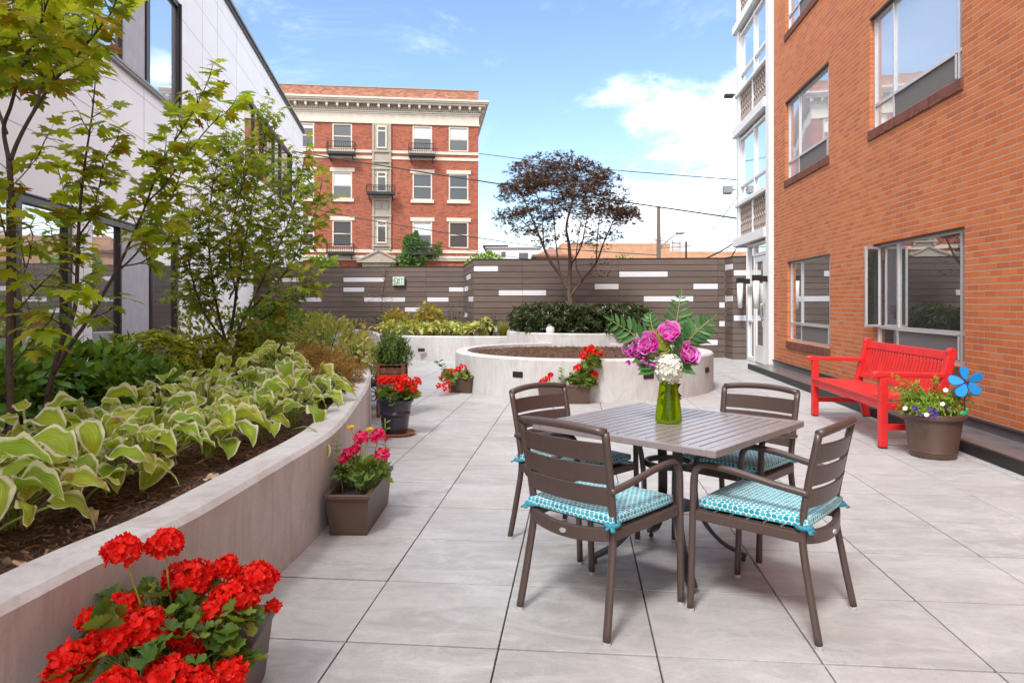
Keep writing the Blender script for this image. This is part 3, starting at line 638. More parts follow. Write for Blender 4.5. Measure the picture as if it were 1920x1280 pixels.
# ------------------------------------------------------------------ slatted fences
PITCH=.1525
def fence(name,label,p,q,strips,joints,group=None,z=(0,2.44)):
    p=Vector(p);q=Vector(q);L=(q-p).length;an=math.atan2(q.y-p.y,q.x-p.x)
    t=thing(name,label,'fence',(p.x,p.y,0),an,group)
    b=MB();cuts=sorted([0,L]+[j for j in joints if 0<j<L])
    for r in range(16):
        z1=z[1]-.015-r*PITCH;z0=z1-PITCH+.013
        st=sorted([x for x in strips if x[0]==r],key=lambda x:x[1]);segs=[]
        c=sorted(set(cuts+[e for x in st for e in x[1:3] if 0<e<L]))
        for i in range(len(c)-1):
            m=(c[i]+c[i+1])/2;a0,a1=c[i]+.003,c[i+1]-.003
            if a1<=a0: continue
            if any(x[1]<m<x[2] for x in st): s=MB();s.box(a0,a1,-.003,.03,z0+.004,z1-.004);s.build('white_strip',M['strip'],t)
            else: b.box(a0,a1,0,.03,z0,z1)
    b.build('board',M['board'],t)
    b=MB();b.box(0,L,.032,.06,0,z[1]-.02)
    b.box(-.004,L+.004,-.012,.10,z[1]-.014,z[1]+.008);b.build('backing',M['black'],t)
    return t
def Xat(u,Y): a=(u-960)/F;r=W(a,1);return r.x/r.y*Y
YM=17.53;x0=Xat(888.4,YM)
def rx(u):return Xat(u,YM)-x0
fence('slat_fence','brown slat fence with staggered white strips behind the round planter',(x0,YM,0),(Xat(1360,YM),YM,0),
  [(1,rx(888),rx(934)),(2,rx(1161),rx(1252)),(4,rx(1115),rx(1160)),(5,rx(935),rx(1024)),(4,rx(1300),rx(1346)),(6,rx(1207),rx(1300)),(7,rx(1348.5),rx(1359)),(10,rx(1348.5),rx(1359)),(13,rx(1302),rx(1346)),(9,rx(1000),rx(1045)),(11,rx(888),rx(990))],[rx(979.7),rx(1160),rx(1346)],'brown slat fences round the patio')
XL=Xat(869.8,20.97)
def lx(u):return Xat(u,20.97)+10.2
fence('slat_fence','long brown slat fence behind the exit sign and the far left planter',(-10.2,20.97,0),(XL,20.97,0),
  [(2,lx(643.8),lx(721)),(4,lx(643.8),lx(682.8)),(6,lx(682.8),lx(759.4)),(6,lx(560),lx(603)),(2,lx(510),lx(560)),(6,lx(801),lx(841)),(4,lx(841.8),lx(869.2)),(8,lx(759),lx(798))],[lx(643.8),lx(798.6),lx(500)],'brown slat fences round the patio')
p=Vector((XL,20.94,0));q=Vector((x0-.02,YM+.04,0));L=(q-p).length
fence('slat_fence','short brown fence return joining the two long slat fences',p,q,[(2,L*.35,L*.75),(4,L*.1,L*.5),(6,L*.55,L-.01),(9,L*.1,L*.4)],[],'brown slat fences round the patio')
xa=Xat(1360,YM)
fence('slat_fence','narrow fence return just left of the last brown panel by the door',(xa-.004,YM+.05,0),(xa+.05,17.0,0),[(1,.0,.6),(6,0,.6)],[],'brown slat fences round the patio')
fence('slat_fence','last brown slat panel with two white strips next to the glass door',(xa+.06,16.98,0),(3.97,16.95,0),[(2,0.02,.6),(9,0.02,.6)],[],'brown slat fences round the patio')
# ------------------------------------------------------------------ exit sign
ex=W((736-960)/F*20.6,20.6);t=thing('exit_sign','green lettered EXIT sign with silver frame in front of the slat fence','sign',(ex.x,20.93,2.0))
b=MB();b.box(-.19,.19,-.08,0,-.14,.14);b.build('box',M['galv'],t,bevel=.01);b=MB();b.box(-.165,.165,-.086,-.079,-.115,.115);b.build('face',M['signwhite'],t)
b=MB();y=-.09
def stroke(x0,z0,x1,z1,w=.022): b.beam((x0,y,z0),(x1,y,z1),w if abs(x1-x0)>abs(z1-z0)*3 else .004,w if abs(x1-x0)>abs(z1-z0)*3 else .004)
def seg(x0,z0,x1,z1,w=.02):
    d=Vector((x1-x0,0,z1-z0)).normalized();n=Vector((-d.z,0,d.x))*(w/2)
    c=[Vector((x0,0,z0))+n,Vector((x1,0,z1))+n,Vector((x1,0,z1))-n,Vector((x0,0,z0))-n]
    b.add([(v.x,y-.003,v.z) for v in c]+[(v.x,y+.004,v.z) for v in c],[(0,1,2,3),(7,6,5,4),(0,4,5,1),(1,5,6,2),(2,6,7,3),(3,7,4,0)])
h=.085
seg(-.125,-h,-.125,h);seg(-.125,h,-.070,h);seg(-.125,0,-.075,0);seg(-.125,-h,-.070,-h)
seg(-.048,-h,.012,h);seg(-.048,h,.012,-h);seg(.043,-h,.043,h);seg(.072,h,.138,h);seg(.105,-h,.105,h)
b.build('lettering',M['signgreen'],t)
# ------------------------------------------------------------------ concrete planters
def smoothpath(pts,n=8): return [Vector((p.x,p.y,0)) for p in catmull(pts,n)]
def offset(path,d,closed=False):
    out=[];n=len(path)
    for i,p in enumerate(path):
        a=path[(i-1)%n] if closed or i>0 else p;c=path[(i+1)%n] if closed or i<n-1 else p
        t=(c-a).normalized();out.append(p+Vector((-t.y,t.x,0))*d)
    return out
def ringwall(b,outer,inner,z1,ch=.022,closed=False):
    n=len(outer);vs=[];fs=[]
    for o,i in zip(outer,inner):
        d=(i-o).normalized()
        vs+=[(o.x,o.y,-.04),(o.x,o.y,z1-ch),(o.x+d.x*ch,o.y+d.y*ch,z1),(i.x-d.x*ch*.5,i.y-d.y*ch*.5,z1),(i.x,i.y,z1-ch*.5),(i.x,i.y,-.04)]
    m=n if closed else n-1
    for a in range(m):
        c=(a+1)%n
        for k in range(5): fs.append((a*6+k,c*6+k,c*6+k+1,a*6+k+1))
    if not closed: fs.append((0,1,2,3,4,5));fs.append(tuple((n-1)*6+k for k in (5,4,3,2,1,0)))
    b.add(vs,fs)
lp=[(-1.55,.6),(-1.42,1.3),(-1.34,1.83),(-1.295,2.2),(-1.21,2.63),(-1.165,3.27),(-1.117,4.11),(-1.13,4.6),(-1.22,5.43),(-1.443,7.08),(-1.878,9.11),(-2.65,11.3),(-3.9,13.4),(-5.6,14.9)]
left_out=smoothpath([W(*p) for p in lp]);left_in=offset(left_out,.20)
PL=thing('concrete_planter','long curved concrete planter wall holding the hostas and maples on the left','planter',tuple(W(-1.2,4)))
b=MB(PL.location);ringwall(b,left_out,left_in,.55);b.build('wall',M['concrete'],PL,autos=40)
fp=[(-5.3,20.75),(-4.45,20.2),(-3.9,18.9),(-3.35,17.35),(-2.5,16.6),(-1.5,16.35),(-.3,16.3),(.8,16.25),(1.2,16.2)]
far_out=smoothpath([W(*p) for p in fp]);far_in=offset(far_out,.2)
PF=thing('concrete_planter','far curved concrete planter with yellow hostas below the exit sign','planter',tuple(W(-1.5,16.4)))
b=MB(PF.location);ringwall(b,far_out,far_in,.56);b.build('wall',M['concrete'],PF,autos=40)
def steplight(parent,o,pos,an):
    b=MB(o);b.M=Matrix.Translation(pos)@Matrix.Rotation(an,4,'Z')
    b.box(-.08,.08,-.012,.03,-.04,.04);x=b.build('step_light',M['darkmetal'],parent,bevel=.004)
    b=MB(o);b.M=Matrix.Translation(pos)@Matrix.Rotation(an,4,'Z');b.box(-.062,.062,-.016,-.011,-.022,.012);b.build('light_slot',M['black'],x)
steplight(PF,PF.location,at(790,656,16.33),TH+R(4))
cx,cy,cr=W(1.16,11.56).x,W(1.16,11.56).y,2.09
PR=thing('round_planter','large low round concrete planter of bare mulch in the middle of the patio','planter',(cx,cy,0))
def circ(x,y,r,n=96):return [Vector((x+r*math.cos(2*PI*k/n),y+r*math.sin(2*PI*k/n),0)) for k in range(n)]
b=MB(PR.location);ringwall(b,circ(cx,cy,cr),circ(cx,cy,cr-.2),.575,closed=True);b.build('wall',M['concrete'],PR,autos=40)
for u in (971,1216,1336):
    a=(u-960)/F;r=W(a,1);rr=Vector((r.x,r.y));B=-(rr.x*cx+rr.y*cy);Aq=rr.dot(rr);C=cx*cx+cy*cy-(cr)**2;D=max(0,B*B-Aq*C);tt=(-B-math.sqrt(D))/Aq
    px,py=rr.x*tt,rr.y*tt;an=math.atan2(py-cy,px-cx)+PI/2
    if u==1336: an=R(62);px,py=cx+cr*math.cos(an-PI/2),cy+cr*math.sin(an-PI/2)
    steplight(PR,PR.location,Vector((px,py,.345)),an)
ux,uy,ur=W(1.44,14.8).x,W(1.44,14.8).y,1.55
PU=thing('round_planter','raised round concrete planter with the purple maple and dark hedge','planter',(ux,uy,0))
b=MB(PU.location);ringwall(b,circ(ux,uy,ur,72),circ(ux,uy,ur-.16,72),.76,closed=True);b.build('wall',M['concrete'],PU,autos=40)
# mulch beds
def bed(name,outline,z,amp=.02,res=.09):
    xs=[p[0] for p in outline];ys=[p[1] for p in outline];x0,x1,y0,y1=min(xs),max(xs),min(ys),max(ys)
    nx=int((x1-x0)/res)+1;ny=int((y1-y0)/res)+1;idx={};vs=[];fs=[]
    def inside(x,y):
        c=False;j=len(outline)-1
        for i in range(len(outline)):
            xi,yi=outline[i];xj,yj=outline[j]
            if (yi>y)!=(yj>y) and x<(xj-xi)*(y-yi)/(yj-yi)+xi:c=not c
            j=i
        return c
    def vid(i,j):
        if (i,j) not in idx:
            x,y=x0+i*res,y0+j*res;idx[(i,j)]=len(vs);vs.append((x,y,z+amp*noise.noise((x*3,y*3,0))+amp*.6*noise.noise((x*11,y*11,3))))
        return idx[(i,j)]
    for i in range(nx):
        for j in range(ny):
            if inside(x0+(i+.5)*res,y0+(j+.5)*res): fs.append((vid(i,j),vid(i+1,j),vid(i+1,j+1),vid(i,j+1)))
    b=MB();b.add(vs,fs);o=b.build(name,M['mulch'],smooth=True);tag(o,kind='stuff');return o,inside
wl=lambda t:(-4.3614-.24631586*t,-1.1098+.96922886*t)
lout=[(p.x,p.y) for p in offset(left_out,.12)]+[wl(15.5),wl(-2)]
o,inL=bed('mulch',lout,.475,.03,.08);tag(o,'dark brown bark mulch in the long left planter','mulch')
fout=[(p.x,p.y) for p in offset(far_out,.1)]+[(W(1.2,16.3).x,17.5),(x0,17.5),(XL,20.9),(W(-5.5,20.8).x,20.9)]
o,inF=bed('mulch',fout,.49,.02,.12);tag(o,'bark mulch in the far planter under the yellow hostas','mulch')
o,inR=bed('mulch',[(p.x,p.y) for p in circ(cx,cy,cr-.1)],.50,.03,.06);tag(o,'bare bark mulch filling the large round planter','mulch')
o,inU=bed('mulch',[(p.x,p.y) for p in circ(ux,uy,ur-.08)],.68,.02,.1);tag(o,'mulch under the dark hedge in the raised round planter','mulch')
CHIP=([(-.5,-.12,0),(.5,-.08,.02),(.45,.12,0),(-.4,.10,.03),(-.5,-.12,.06),(.5,-.08,.08),(.45,.12,.06),(-.4,.10,.09)],[(0,3,2,1),(4,5,6,7),(0,1,5,4),(1,2,6,5),(2,3,7,6),(3,0,4,7)],None)
def chips(name,label,n,samp,sz,zz):
    b=MB();fs=[]
    for i in range(n):
        x,y=samp();a=U(0,PI);s=U(*sz);nz=Vector((U(-.5,.5),U(-.5,.5),1));d=Vector((math.cos(a),math.sin(a),U(-.3,.3)))
        fs.append(fr((x,y,zz+U(0,.02)),d.cross(nz),nz,s,s))
    b.inst(CHIP,fs);return tag(b.build(name,M['chip']),label,'bark chips',kind='stuff')
def sL():
    while True:
        d=random.choice((U(1.6,4.5),U(2,7)));lat=U(-2.9,-1.1) if d<5 else U(-4,-1.2);p=W(lat,d)
        if inL(p.x,p.y):return p.x,p.y
chips('bark_chips','loose bark chips scattered over the left planter soil',9000,sL,(.018,.045),.478)
def sR():
    while True:
        x,y=cx+U(-cr,cr),cy+U(-cr,cr)
        if (x-cx)**2+(y-cy)**2<(cr-.22)**2:return x,y
chips('bark_chips','loose bark chips scattered over the round planter soil',5000,sR,(.02,.05),.505)
# ------------------------------------------------------------------ street beyond
t=thing('utility_pole','weathered wooden utility pole beyond the fence','utility pole',tuple(W((1235-960)/F*38,38)));b=MB()
hp=H+180*38/F;b.tube([(0,0,-.05),(0,0,hp)],[.14,.10],12);b.build('pole',M['pole'],t)
b=MB();z=H+(567-466)*38/F;b.tube(catmull([(0,0,z-.15),(.3,-.1,z+.25),(.7,-.15,z+.62),(1.05,-.15,z+.8)],5),.035,8);b.tube([(0,0,z+.2),(.2,0,z+.15)],.06,8);la=b.build('lamp_arm',M['galv'],t,smooth=True)
b=MB();b.ball((1.12,-.15,z+.82),.2,12,6,(1.4,.7,.42));b.box(.92,1.32,-.25,-.05,z+.79,z+.81);b.build('lamp_head',M['galv'],la,smooth=True)
b=MB();b.tube([(-.3,0,hp-.0),(.0,0,hp+.02)],.03,6);b.build('insulator',M['galv'],t)
t=thing('vent_pipe','thin dark pipe standing beyond the fence right of the utility pole','pipe',tuple(W((1286.5-960)/F*36,36)));b=MB();b.tube([(0,0,0),(0,0,H+114*36/F)],.05,8);b.build('pipe',M['iron'],t)
def house(name,label,u0,u1,v,d,depth,mat,roof,wins=(),z0=0,over=.15):
    p=W((u0-960)/F*d,d);w=(u1-u0)/F*d;h=H+(567-v)*d/F
    t=thing(name,label,'building',(p.x,p.y,0),TH);b=MB();b.box(0,w,0,depth,0,h);b.build('wall',mat,t)
    b=MB();b.box(-over,w+over,-over,depth+over,h+.003,h+.18);b.build('roof',roof,t)
    for a,c,vt,vb in wins:
        x0=(a-u0)/F*d;x1=(c-u0)/F*d;z1=H+(567-vt)*d/F;zz=H+(567-vb)*d/F
        b=MB();b.box(x0-.08,x1+.08,-.04,.02,zz-.08,z1+.08);wo=b.build('window',M['white'],t)
        b=MB();b.box(x0,x1,-.06,-.041,zz,z1);b.build('pane',M['glass_far'],wo)
    return t,p,w,h
house('house','white flat roofed house with dark eaves far left of the purple maple',913,1012,466,70,10,M['offwhite'],M['roofgrey'],[(940,948,472,482),(973,990,474,486)])
house('house','small white block higher behind the white flat roofed house',912,946,463,76,10,M['offwhite'],M['iron'],[(918,926,468,478)],over=.4)
house('brick_hall','tan brick hall with a long flat roof behind the purple maple and pole',1052,1256,460,60,12,M['tan'],M['tan'],over=.02)
house('brick_hall','low tan brick block right of the pole beyond the fence',1256,1400,475,62,12,M['tan'],M['tan'],over=.02)
t,p,w,h=house('house','russet roofed house partly hidden behind the trunk of the purple maple',1005,1070,482,55,8,M['tan'],M['roofred'],over=.3)
b=MB();b.add([(-.3,-.3,h),(w+.3,-.3,h),(w+.3,8.3,h),(-.3,8.3,h),(w*.5,4,h+1.1)],[(0,1,4),(1,2,4),(2,3,4),(3,0,4)]);b.build('gable',M['roofred'],t)
t,p,w,h=house('rooftop_block','white rooftop lift block with an open ladder beyond the utility pole',1244,1291,445,64,6,M['offwhite'],M['offwhite'],over=.02)
b=MB()
for x in (.8,1.5): b.tube([(x,-.1,h-2.4),(x,-.1,h-.2)],.04,5)
for i in range(6): b.tube([(.8,-.1,h-2.2+i*.35),(1.5,-.1,h-2.2+i*.35)],.03,5)
b.build('ladder',M['galv'],t)
def wire(label,pts,r,sag=0):
    P=[at(*p) for p in pts];o=P[0];b=MB(o);b.tube(catmull(P,8),r,6);x=b.build('overhead_wire',M['cable']);x.location=o;tag(x,label,'wire','overhead wires beyond the fence')
wire('thick black overhead wire sloping across the apartment block to the white bay',[(560,286,30),(750,316,29),(930,344,28),(1172,379,25),(1392,411,22)],.028)
wire('highest overhead cable running right from the apartment block to the bay',[(897,288,42),(1113,315,36),(1250,327,32),(1390,338,28)],.022)
wire('sagging middle overhead wire across the apartment block windows',[(585,392,34),(700,414,34),(897,446,34),(1010,462,35),(1100,470,36),(1231,478,38)],.022)
wire('thin lower overhead wire passing over the pediment of the apartment block',[(590,430,36),(760,452,36),(900,473,37),(1000,487,38)],.013)
wire('loose cable hanging from the flood light down towards the utility pole',[(1385,365,24),(1362,398,25),(1330,438,28),(1299,460,31),(1240,465,37)],.014)
wire('black cable curving from the bay corner down behind the fence',[(1390,441,20),(1365,463,20.5),(1329,482,21),(1310,489,22)],.022)
wire('short black cable dropping steeply from the bay corner',[(1388,452,19.5),(1378,470,19.8),(1368,488,20)],.018)
wire('faint wire right of the purple maple meeting the utility pole',[(1180,441,40),(1231,450,38),(1300,462,36)],.012)
# ================================================================== FURNITURE
def rbox_cushion(b,w,d,h,z):                      # soft square pad with uv in metres
    n=14;vs=[];uv=[];fs=[]
    def pt(x,y,side):
        ex=max(0,abs(x)/(w/2));ey=max(0,abs(y)/(d/2));e=max(ex,ey)
        puff=(1-ex**6)*(1-ey**6)
        return (x*(1-.02*ey*ey),y*(1-.02*ex*ex),z+side*(h/2)*(.55+.45*puff**.5 if puff>0 else .55))
    base=0
    for side in (1,-1):
        base=len(vs)
        for j in range(n+1):
            for i in range(n+1):
                x=(i/n-.5)*w;y=(j/n-.5)*d;vs.append(pt(x,y,side));uv.append((x,y))
        for j in range(n):
            for i in range(n):
                a=base+j*(n+1)+i;q=(a,a+1,a+n+2,a+n+1);fs.append(q if side>0 else q[::-1])
    # rim with its own uv
    per=[(i,0) for i in range(n)]+[(n,j) for j in range(n)]+[(n-i,n) for i in range(n)]+[(0,n-j) for j in range(n)]
    dist=0;rb=len(vs);m=len(per)
    for k in range(m+1):
        i,j=per[k%m];x=(i/n-.5)*w;y=(j/n-.5)*d;t=pt(x,y,1);u=pt(x,y,-1)
        vs+=[t,(t[0]*1.008,t[1]*1.008,z),u];L=k*w/n;uv+=[(L,.0+h*.3+.003),(L,.003),(L,-h*.3+.003)]
    for k in range(m):
        a=rb+k*3;fs+=[(a+3,a,a+1,a+4),(a+4,a+1,a+2,a+5)]
    b.add(vs,fs,uv)
def make_chair():
    t=thing('patio_chair','x','chair')
    for s in (-1,1):
        b=MB();b.tube(catmull([(s*.235,-.275,.012),(s*.224,-.235,.22),(s*.215,-.205,.42),(s*.219,-.225,.60),(s*.226,-.272,.835)],6),.0175,10,flat=.85,up=(0,1,0));lg=b.build('rear_leg',M['brown'],t,smooth=True)
        b=MB();b.tube([(s*.235,-.275,0),(s*.235,-.274,.014)],.0175,10);b.build('foot_cap',M['alu'],lg)
        b=MB();b.tube(catmull([(s*.250,.262,.012),(s*.252,.254,.25),(s*.254,.247,.48),(s*.254,.243,.585),(s*.253,.225,.632),(s*.251,.185,.648),(s*.247,.06,.640),(s*.238,-.10,.612),(s*.226,-.235,.592)],7),.0165,10,flat=.9,up=(0,1,0));lg=b.build('front_leg',M['brown'],t,smooth=True)
        b=MB();b.tube([(s*.25,.262,0),(s*.25,.262,.014)],.0165,10);b.build('foot_cap',M['alu'],lg)
    def bow(x,k=.035):return -k*(1-(x/.226)**2)
    b=MB();P=[(x,-.272+bow(x),.835+.016*(1-(x/.226)**2)) for x in [-.228+.456*i/12 for i in range(13)]];b.tube(P,.0175,10);b.build('top_rail',M['brown'],t,smooth=True)
    for zc,yc in ((.752,-.258),(.660,-.240),(.568,-.222)):
        b=MB();vs=[];fs=[];n=12;h=.040;th=.005;ln=.0085
        for i in range(n+1):
            x=-.214+.428*i/n;y=yc+bow(x,.036)
            vs+=[(x,y-ln-th,zc+h),(x,y-ln+th,zc+h),(x,y+ln+th,zc-h),(x,y+ln-th,zc-h)]
        for i in range(n):
            for k in range(4):
                fs.append((i*4+k,i*4+(k+1)%4,(i+1)*4+(k+1)%4,(i+1)*4+k))
        fs+=[(3,2,1,0),tuple(n*4+k for k in range(4))];b.add(vs,fs);b.build('back_slat',M['brown'],t,bevel=.003)
    b=MB()
    for s in (-1,1): b.beam((s*.222,-.21,.415),(s*.246,.25,.425),.022,.042)
    b.beam((-.24,.245,.425),(.24,.245,.425),.022,.04)
    vs=[];fs=[];n=12
    for i in range(n+1):
        x=-.21+.42*i/n;y=-.215-.035*(1-(x/.21)**2);zz=.415-.018*(1-(x/.21)**2)
        vs+=[(x,y-.012,zz+.03),(x,y+.012,zz+.03),(x,y+.012,zz-.026),(x,y-.012,zz-.026)]
    for i in range(n):
        for k in range(4): fs.append((i*4+k,i*4+(k+1)%4,(i+1)*4+(k+1)%4,(i+1)*4+k))
    fs+=[(3,2,1,0),tuple(n*4+k for k in range(4))];b.add(vs,fs)
    fm=b.build('seat_frame',M['brown'],t,bevel=.004)
    b=MB()
    for i in range(6): b.box(-.222,.222,-.185+i*.072,-.185+i*.072+.06,.434,.443)
    b.build('seat_slat',M['brown'],t,bevel=.002)
    b=MB();b.M=Matrix.Translation((0,-.262,.398))@Matrix.Rotation(R(90),4,'X');b.lathe([(.0,.006),(.016,.005),(.017,0)],16,sc_=(1,.62));b.build('badge',M['alu'],fm)
    b=MB();rbox_cushion(b,.465,.47,.056,.474);cu=b.build('cushion',M['dots'],t,smooth=True)
    for s in (-1,1):
        b=MB();pts=[(s*.217+.026*math.cos(a),-.212+.028*math.sin(a),.458) for a in [2*PI*k/10 for k in range(10)]]
        b.tube(pts,.010,6,closed=True,flat=1.0,up=(0,0,1));b.beam((s*.23,-.235,.458),(s*.250,-.252,.442),.018,.005);b.beam((s*.225,-.24,.46),(s*.218,-.258,.445),.016,.005)
        b.build('tie',M['teal'],cu,smooth=True)
    return t
ch0=make_chair()
chairs=[(.395,3.115,46,'brown metal chair nearest the front left, backrest towards the viewer, dotted teal cushion'),
 (1.145,3.085,139,'brown metal chair at the front right of the table, seen from its side'),
 (.350,3.975,-46,'brown metal chair at the back left of the table, just behind the front left chair'),
 (1.280,3.960,225,'brown metal chair at the back right of the table, nearest the red bench')]
for i,(la,d,an,lb) in enumerate(chairs):
    c=ch0 if i==0 else dup(ch0)
    c.location=W(la,d);c.rotation_euler=(0,0,R(an-90)+TH);tag(c,lb,'chair','brown metal chairs round the slatted table')
# table
tp=W(.818,3.63);t=thing('patio_table','square brown slatted metal table with four curved legs between the chairs','table',tuple(tp),R(47.5)+TH)
S=.505
b=MB();e=.045
b.box(-S,S,-S,-S+e,.698,.73);b.box(-S,S,S-e,S,.698,.73);b.box(-S,-S+e,-S+e,S-e,.699,.7295);b.box(S-e,S,-S+e,S-e,.699,.7295);b.build('table_frame',M['tabletop'],t,bevel=.004)
b=MB();n=17;pw=(2*S-2*e)/n
for i in range(n): y0=-S+e+i*pw;b.box(-S+e,S-e,y0+.0035,y0+pw-.0035,.716,.7285)
b.build('tabletop',M['tabletop'],t,bevel=.0018)
b=MB();b.box(-.42,.42,-.02,.02,.685,.697);b.box(-.02,.02,-.42,.42,.684,.696);b.box(-S+e,S-e,-S+e,S-e,.7005,.704);b.build('under_frame',M['tabledark'],t)
for k in range(4):
    a=R(45+90*k);c,s=math.cos(a),math.sin(a)
    b=MB();P=catmull([(.19*c,.19*s,.70),(.155*c,.155*s,.60),(.135*c,.135*s,.45),(.14*c,.14*s,.32),(.19*c,.19*s,.20),(.28*c,.28*s,.10),(.40*c,.40*s,.035)],6)
    b.tube(P,.026,8,flat=.36,up=(0,0,1)) if False else None
    for i in range(len(P)-1): pass
    vs=[];fs=[];sd=Vector((-s,c,0));n=len(P)
    for i,p in enumerate(P):
        dd=(P[min(i+1,n-1)]-P[max(i-1,0)]).normalized();nn=dd.cross(sd).normalized()
        vs+=[p+sd*.024+nn*.010,p-sd*.024+nn*.010,p-sd*.024-nn*.010,p+sd*.024-nn*.010]
    for i in range(n-1):
        for q in range(4): fs.append((i*4+q,i*4+(q+1)%4,(i+1)*4+(q+1)%4,(i+1)*4+q))
    fs+=[(3,2,1,0),tuple((n-1)*4+q for q in range(4))];b.add(vs,fs);lg=b.build('leg',M['tabledark'],t,bevel=.004)
    b=MB();b.ball((.39*c,.39*s,.014),.014,8,6);b.tube([(.39*c,.39*s,.014),(.39*c,.39*s,.04)],.008,6);b.build('foot',M['tabledark'],lg,smooth=True)
for z in (.66,.52):
    b=MB();b.lathe([(.112,z-.014),(.128,z-.014),(.128,z+.014),(.112,z+.014),(.112,z-.014)],32);b.build('parasol_ring',M['tabledark'],t,autos=30)
b=MB();b.lathe([(.03,.30),(.135,.30),(.135,.31),(.03,.31),(.03,.30)],28);b.build('shelf_ring',M['tabledark'],t,autos=30)
b=MB();b.tube([(.128,0,.52),(.150,0,.52)],.008,8);b.ball((.155,0,.52),.014,8,6);b.build('knob',M['alu'],t,smooth=True)
# vase
vp=W(.811,3.62);vs_=thing('flower_vase','lime green glass vase standing on the table under the bouquet','vase',(vp.x,vp.y,.7295))
b=MB();pr=[(0,.001),(.060,.001),(.068,.006),(.0685,.02),(.064,.07),(.056,.13),(.0465,.20),(.046,.215),(.0435,.216),(.0435,.20),(.053,.13),(.061,.07),(.0655,.022),(.060,.012),(0,.010)];b.lathe(pr,40)
b.build('glass_body',M['vase'],vs_,smooth=True)
# bench
bn=thing('park_bench','bright red slatted bench against the orange brick wall','bench',(3.085,7.71,0),R(90))
Lh=.93
for s in (-1,1):
    x=s*Lh
    b=MB();b.box(x-.036,x+.036,.23,.30,.012,.655);lg=b.build('front_leg',M['red'],bn,bevel=.006)
    b=MB();b.box(x-.03,x+.03,.235,.295,0,.0119);b.build('foot_pad',M['black'],lg)
    b=MB();vs=[];fs=[];P=[(-.315,.012),(-.235,.40),(-.235,.46),(-.335,.86)]
    prof=[(-.36,.012),(-.285,.012),(-.205,.36),(-.200,.47),(-.300,.865),(-.298,.905),(-.325,.935),(-.365,.925),(-.378,.89),(-.275,.45),(-.275,.38)]
    n=len(prof)
    vs=[(x-.034,p[0],p[1]) for p in prof]+[(x+.034,p[0],p[1]) for p in prof];fs=[tuple(range(n)),tuple(range(2*n-1,n-1,-1))]
    for i in range(n): j=(i+1)%n;fs.append((i,n+i,n+j,j))
    b.add(vs,fs);lg=b.build('rear_post',M['red'],bn,bevel=.006)
    b=MB();b.box(x-.028,x+.028,-.355,-.29,0,.0119);b.build('foot_pad',M['black'],lg)
    b=MB();prof=[(-.26,.655),(.25,.665),(.30,.66),(.345,.65),(.362,.672),(.355,.70),(.32,.715),(.24,.708),(-.27,.70)];n=len(prof)
    vs=[(x-.042,p[0],p[1]) for p in prof]+[(x+.042,p[0],p[1]) for p in prof];fs=[tuple(range(n)),tuple(range(2*n-1,n-1,-1))]
    for i in range(n): j=(i+1)%n;fs.append((i,n+i,n+j,j))
    b.add(vs,fs);b.build('armrest',M['red'],bn,bevel=.008)
    b=MB();b.box(x-.022,x+.022,-.29,.231,.17,.225);b.box(x-.024,x+.024,-.24,.231,.36,.43);b.build('side_stretcher',M['red'],bn,bevel=.004)
b=MB();b.box(-Lh+.037,Lh-.037,.252,.29,.36,.445);b.build('front_apron',M['red'],bn,bevel=.005)
for i in range(6):
    b=MB();y0=.305-i*.086;z=.452-.004*i+(.0 if i else -.004);b.box(-Lh+.038,Lh-.038,y0-.072,y0,z-.010,z+.010);b.build('seat_slat',M['red'],bn,bevel=.004)
def bk(z):return -.238-(z-.46)*.250
b=MB();b.beam((-Lh+.035,bk(.865)+.0,.855),(Lh-.035,bk(.865),.855),.036,.085,up=(0,-.25,1));b.build('top_rail',M['red'],bn,bevel=.008)
b=MB();b.beam((-Lh+.035,bk(.50),.50),(Lh-.035,bk(.50),.50),.034,.055,up=(0,-.25,1));b.build('lower_rail',M['red'],bn,bevel=.006)
for i in range(25):
    x=-Lh+.09+i*(2*Lh-.18)/24;b=MB();b.beam((x,bk(.52),.52),(x,bk(.82),.82),.040,.014,up=(0,1,.25));b.build('back_slat',M['red'],bn,bevel=.003)
# ------------------------------------------------------------------ pots and troughs
def trough(label,loc,rz,L_,Wd,Hh,name='planter_box',grp='brown plastic planter boxes'):
    t=thing(name,label,'planter box',loc,rz,grp)
    def ring(l,w,z):return [(-w,-l,z),(w,-l,z),(w,l,z),(-w,l,z)]
    l,w=L_/2,Wd/2
    prof=[(l*.86,w*.80,.0),(l*.86,w*.80,.004),(l*.95,w*.92,Hh-.035),(l*.95,w*.92,Hh-.028),(l,w,Hh-.025),(l,w,Hh),(l-.028,w-.028,Hh),(l-.03,w-.03,Hh-.03),(l*.84,w*.74,.03)]
    vs=[];fs=[(3,2,1,0)]
    for p in prof: vs+=ring(*p)
    for i in range(len(prof)-1):
        for k in range(4): fs.append((i*4+k,i*4+(k+1)%4,(i+1)*4+(k+1)%4,(i+1)*4+k))
    m=(len(prof)-1)*4;fs.append((m,m+1,m+2,m+3))
    b=MB();b.add(vs,fs);b.build('box',M['plastic'],t,bevel=.006)
    b=MB();g=7;vs=[];fs=[];hz=Hh-.05
    for j in range(g*2+1):
        for i in range(g+1):
            x=(i/g-.5)*2*(w*.86);y=(j/(2*g)-.5)*2*(l*.90);vs.append((x,y,hz+.012*noise.noise((x*20,y*20,loc[0]))))
    for j in range(2*g):
        for i in range(g): a=j*(g+1)+i;fs.append((a,a+1,a+g+2,a+g+1))
    b.add(vs,fs);b.build('potting_soil',M['soil'],t,smooth=True)
    return t
T1=W(-.99,2.20);a1=TH+R(5)
trough('brown planter box full of red geraniums nearest the viewer at bottom left',tuple(T1),a1,.76,.31,.235)
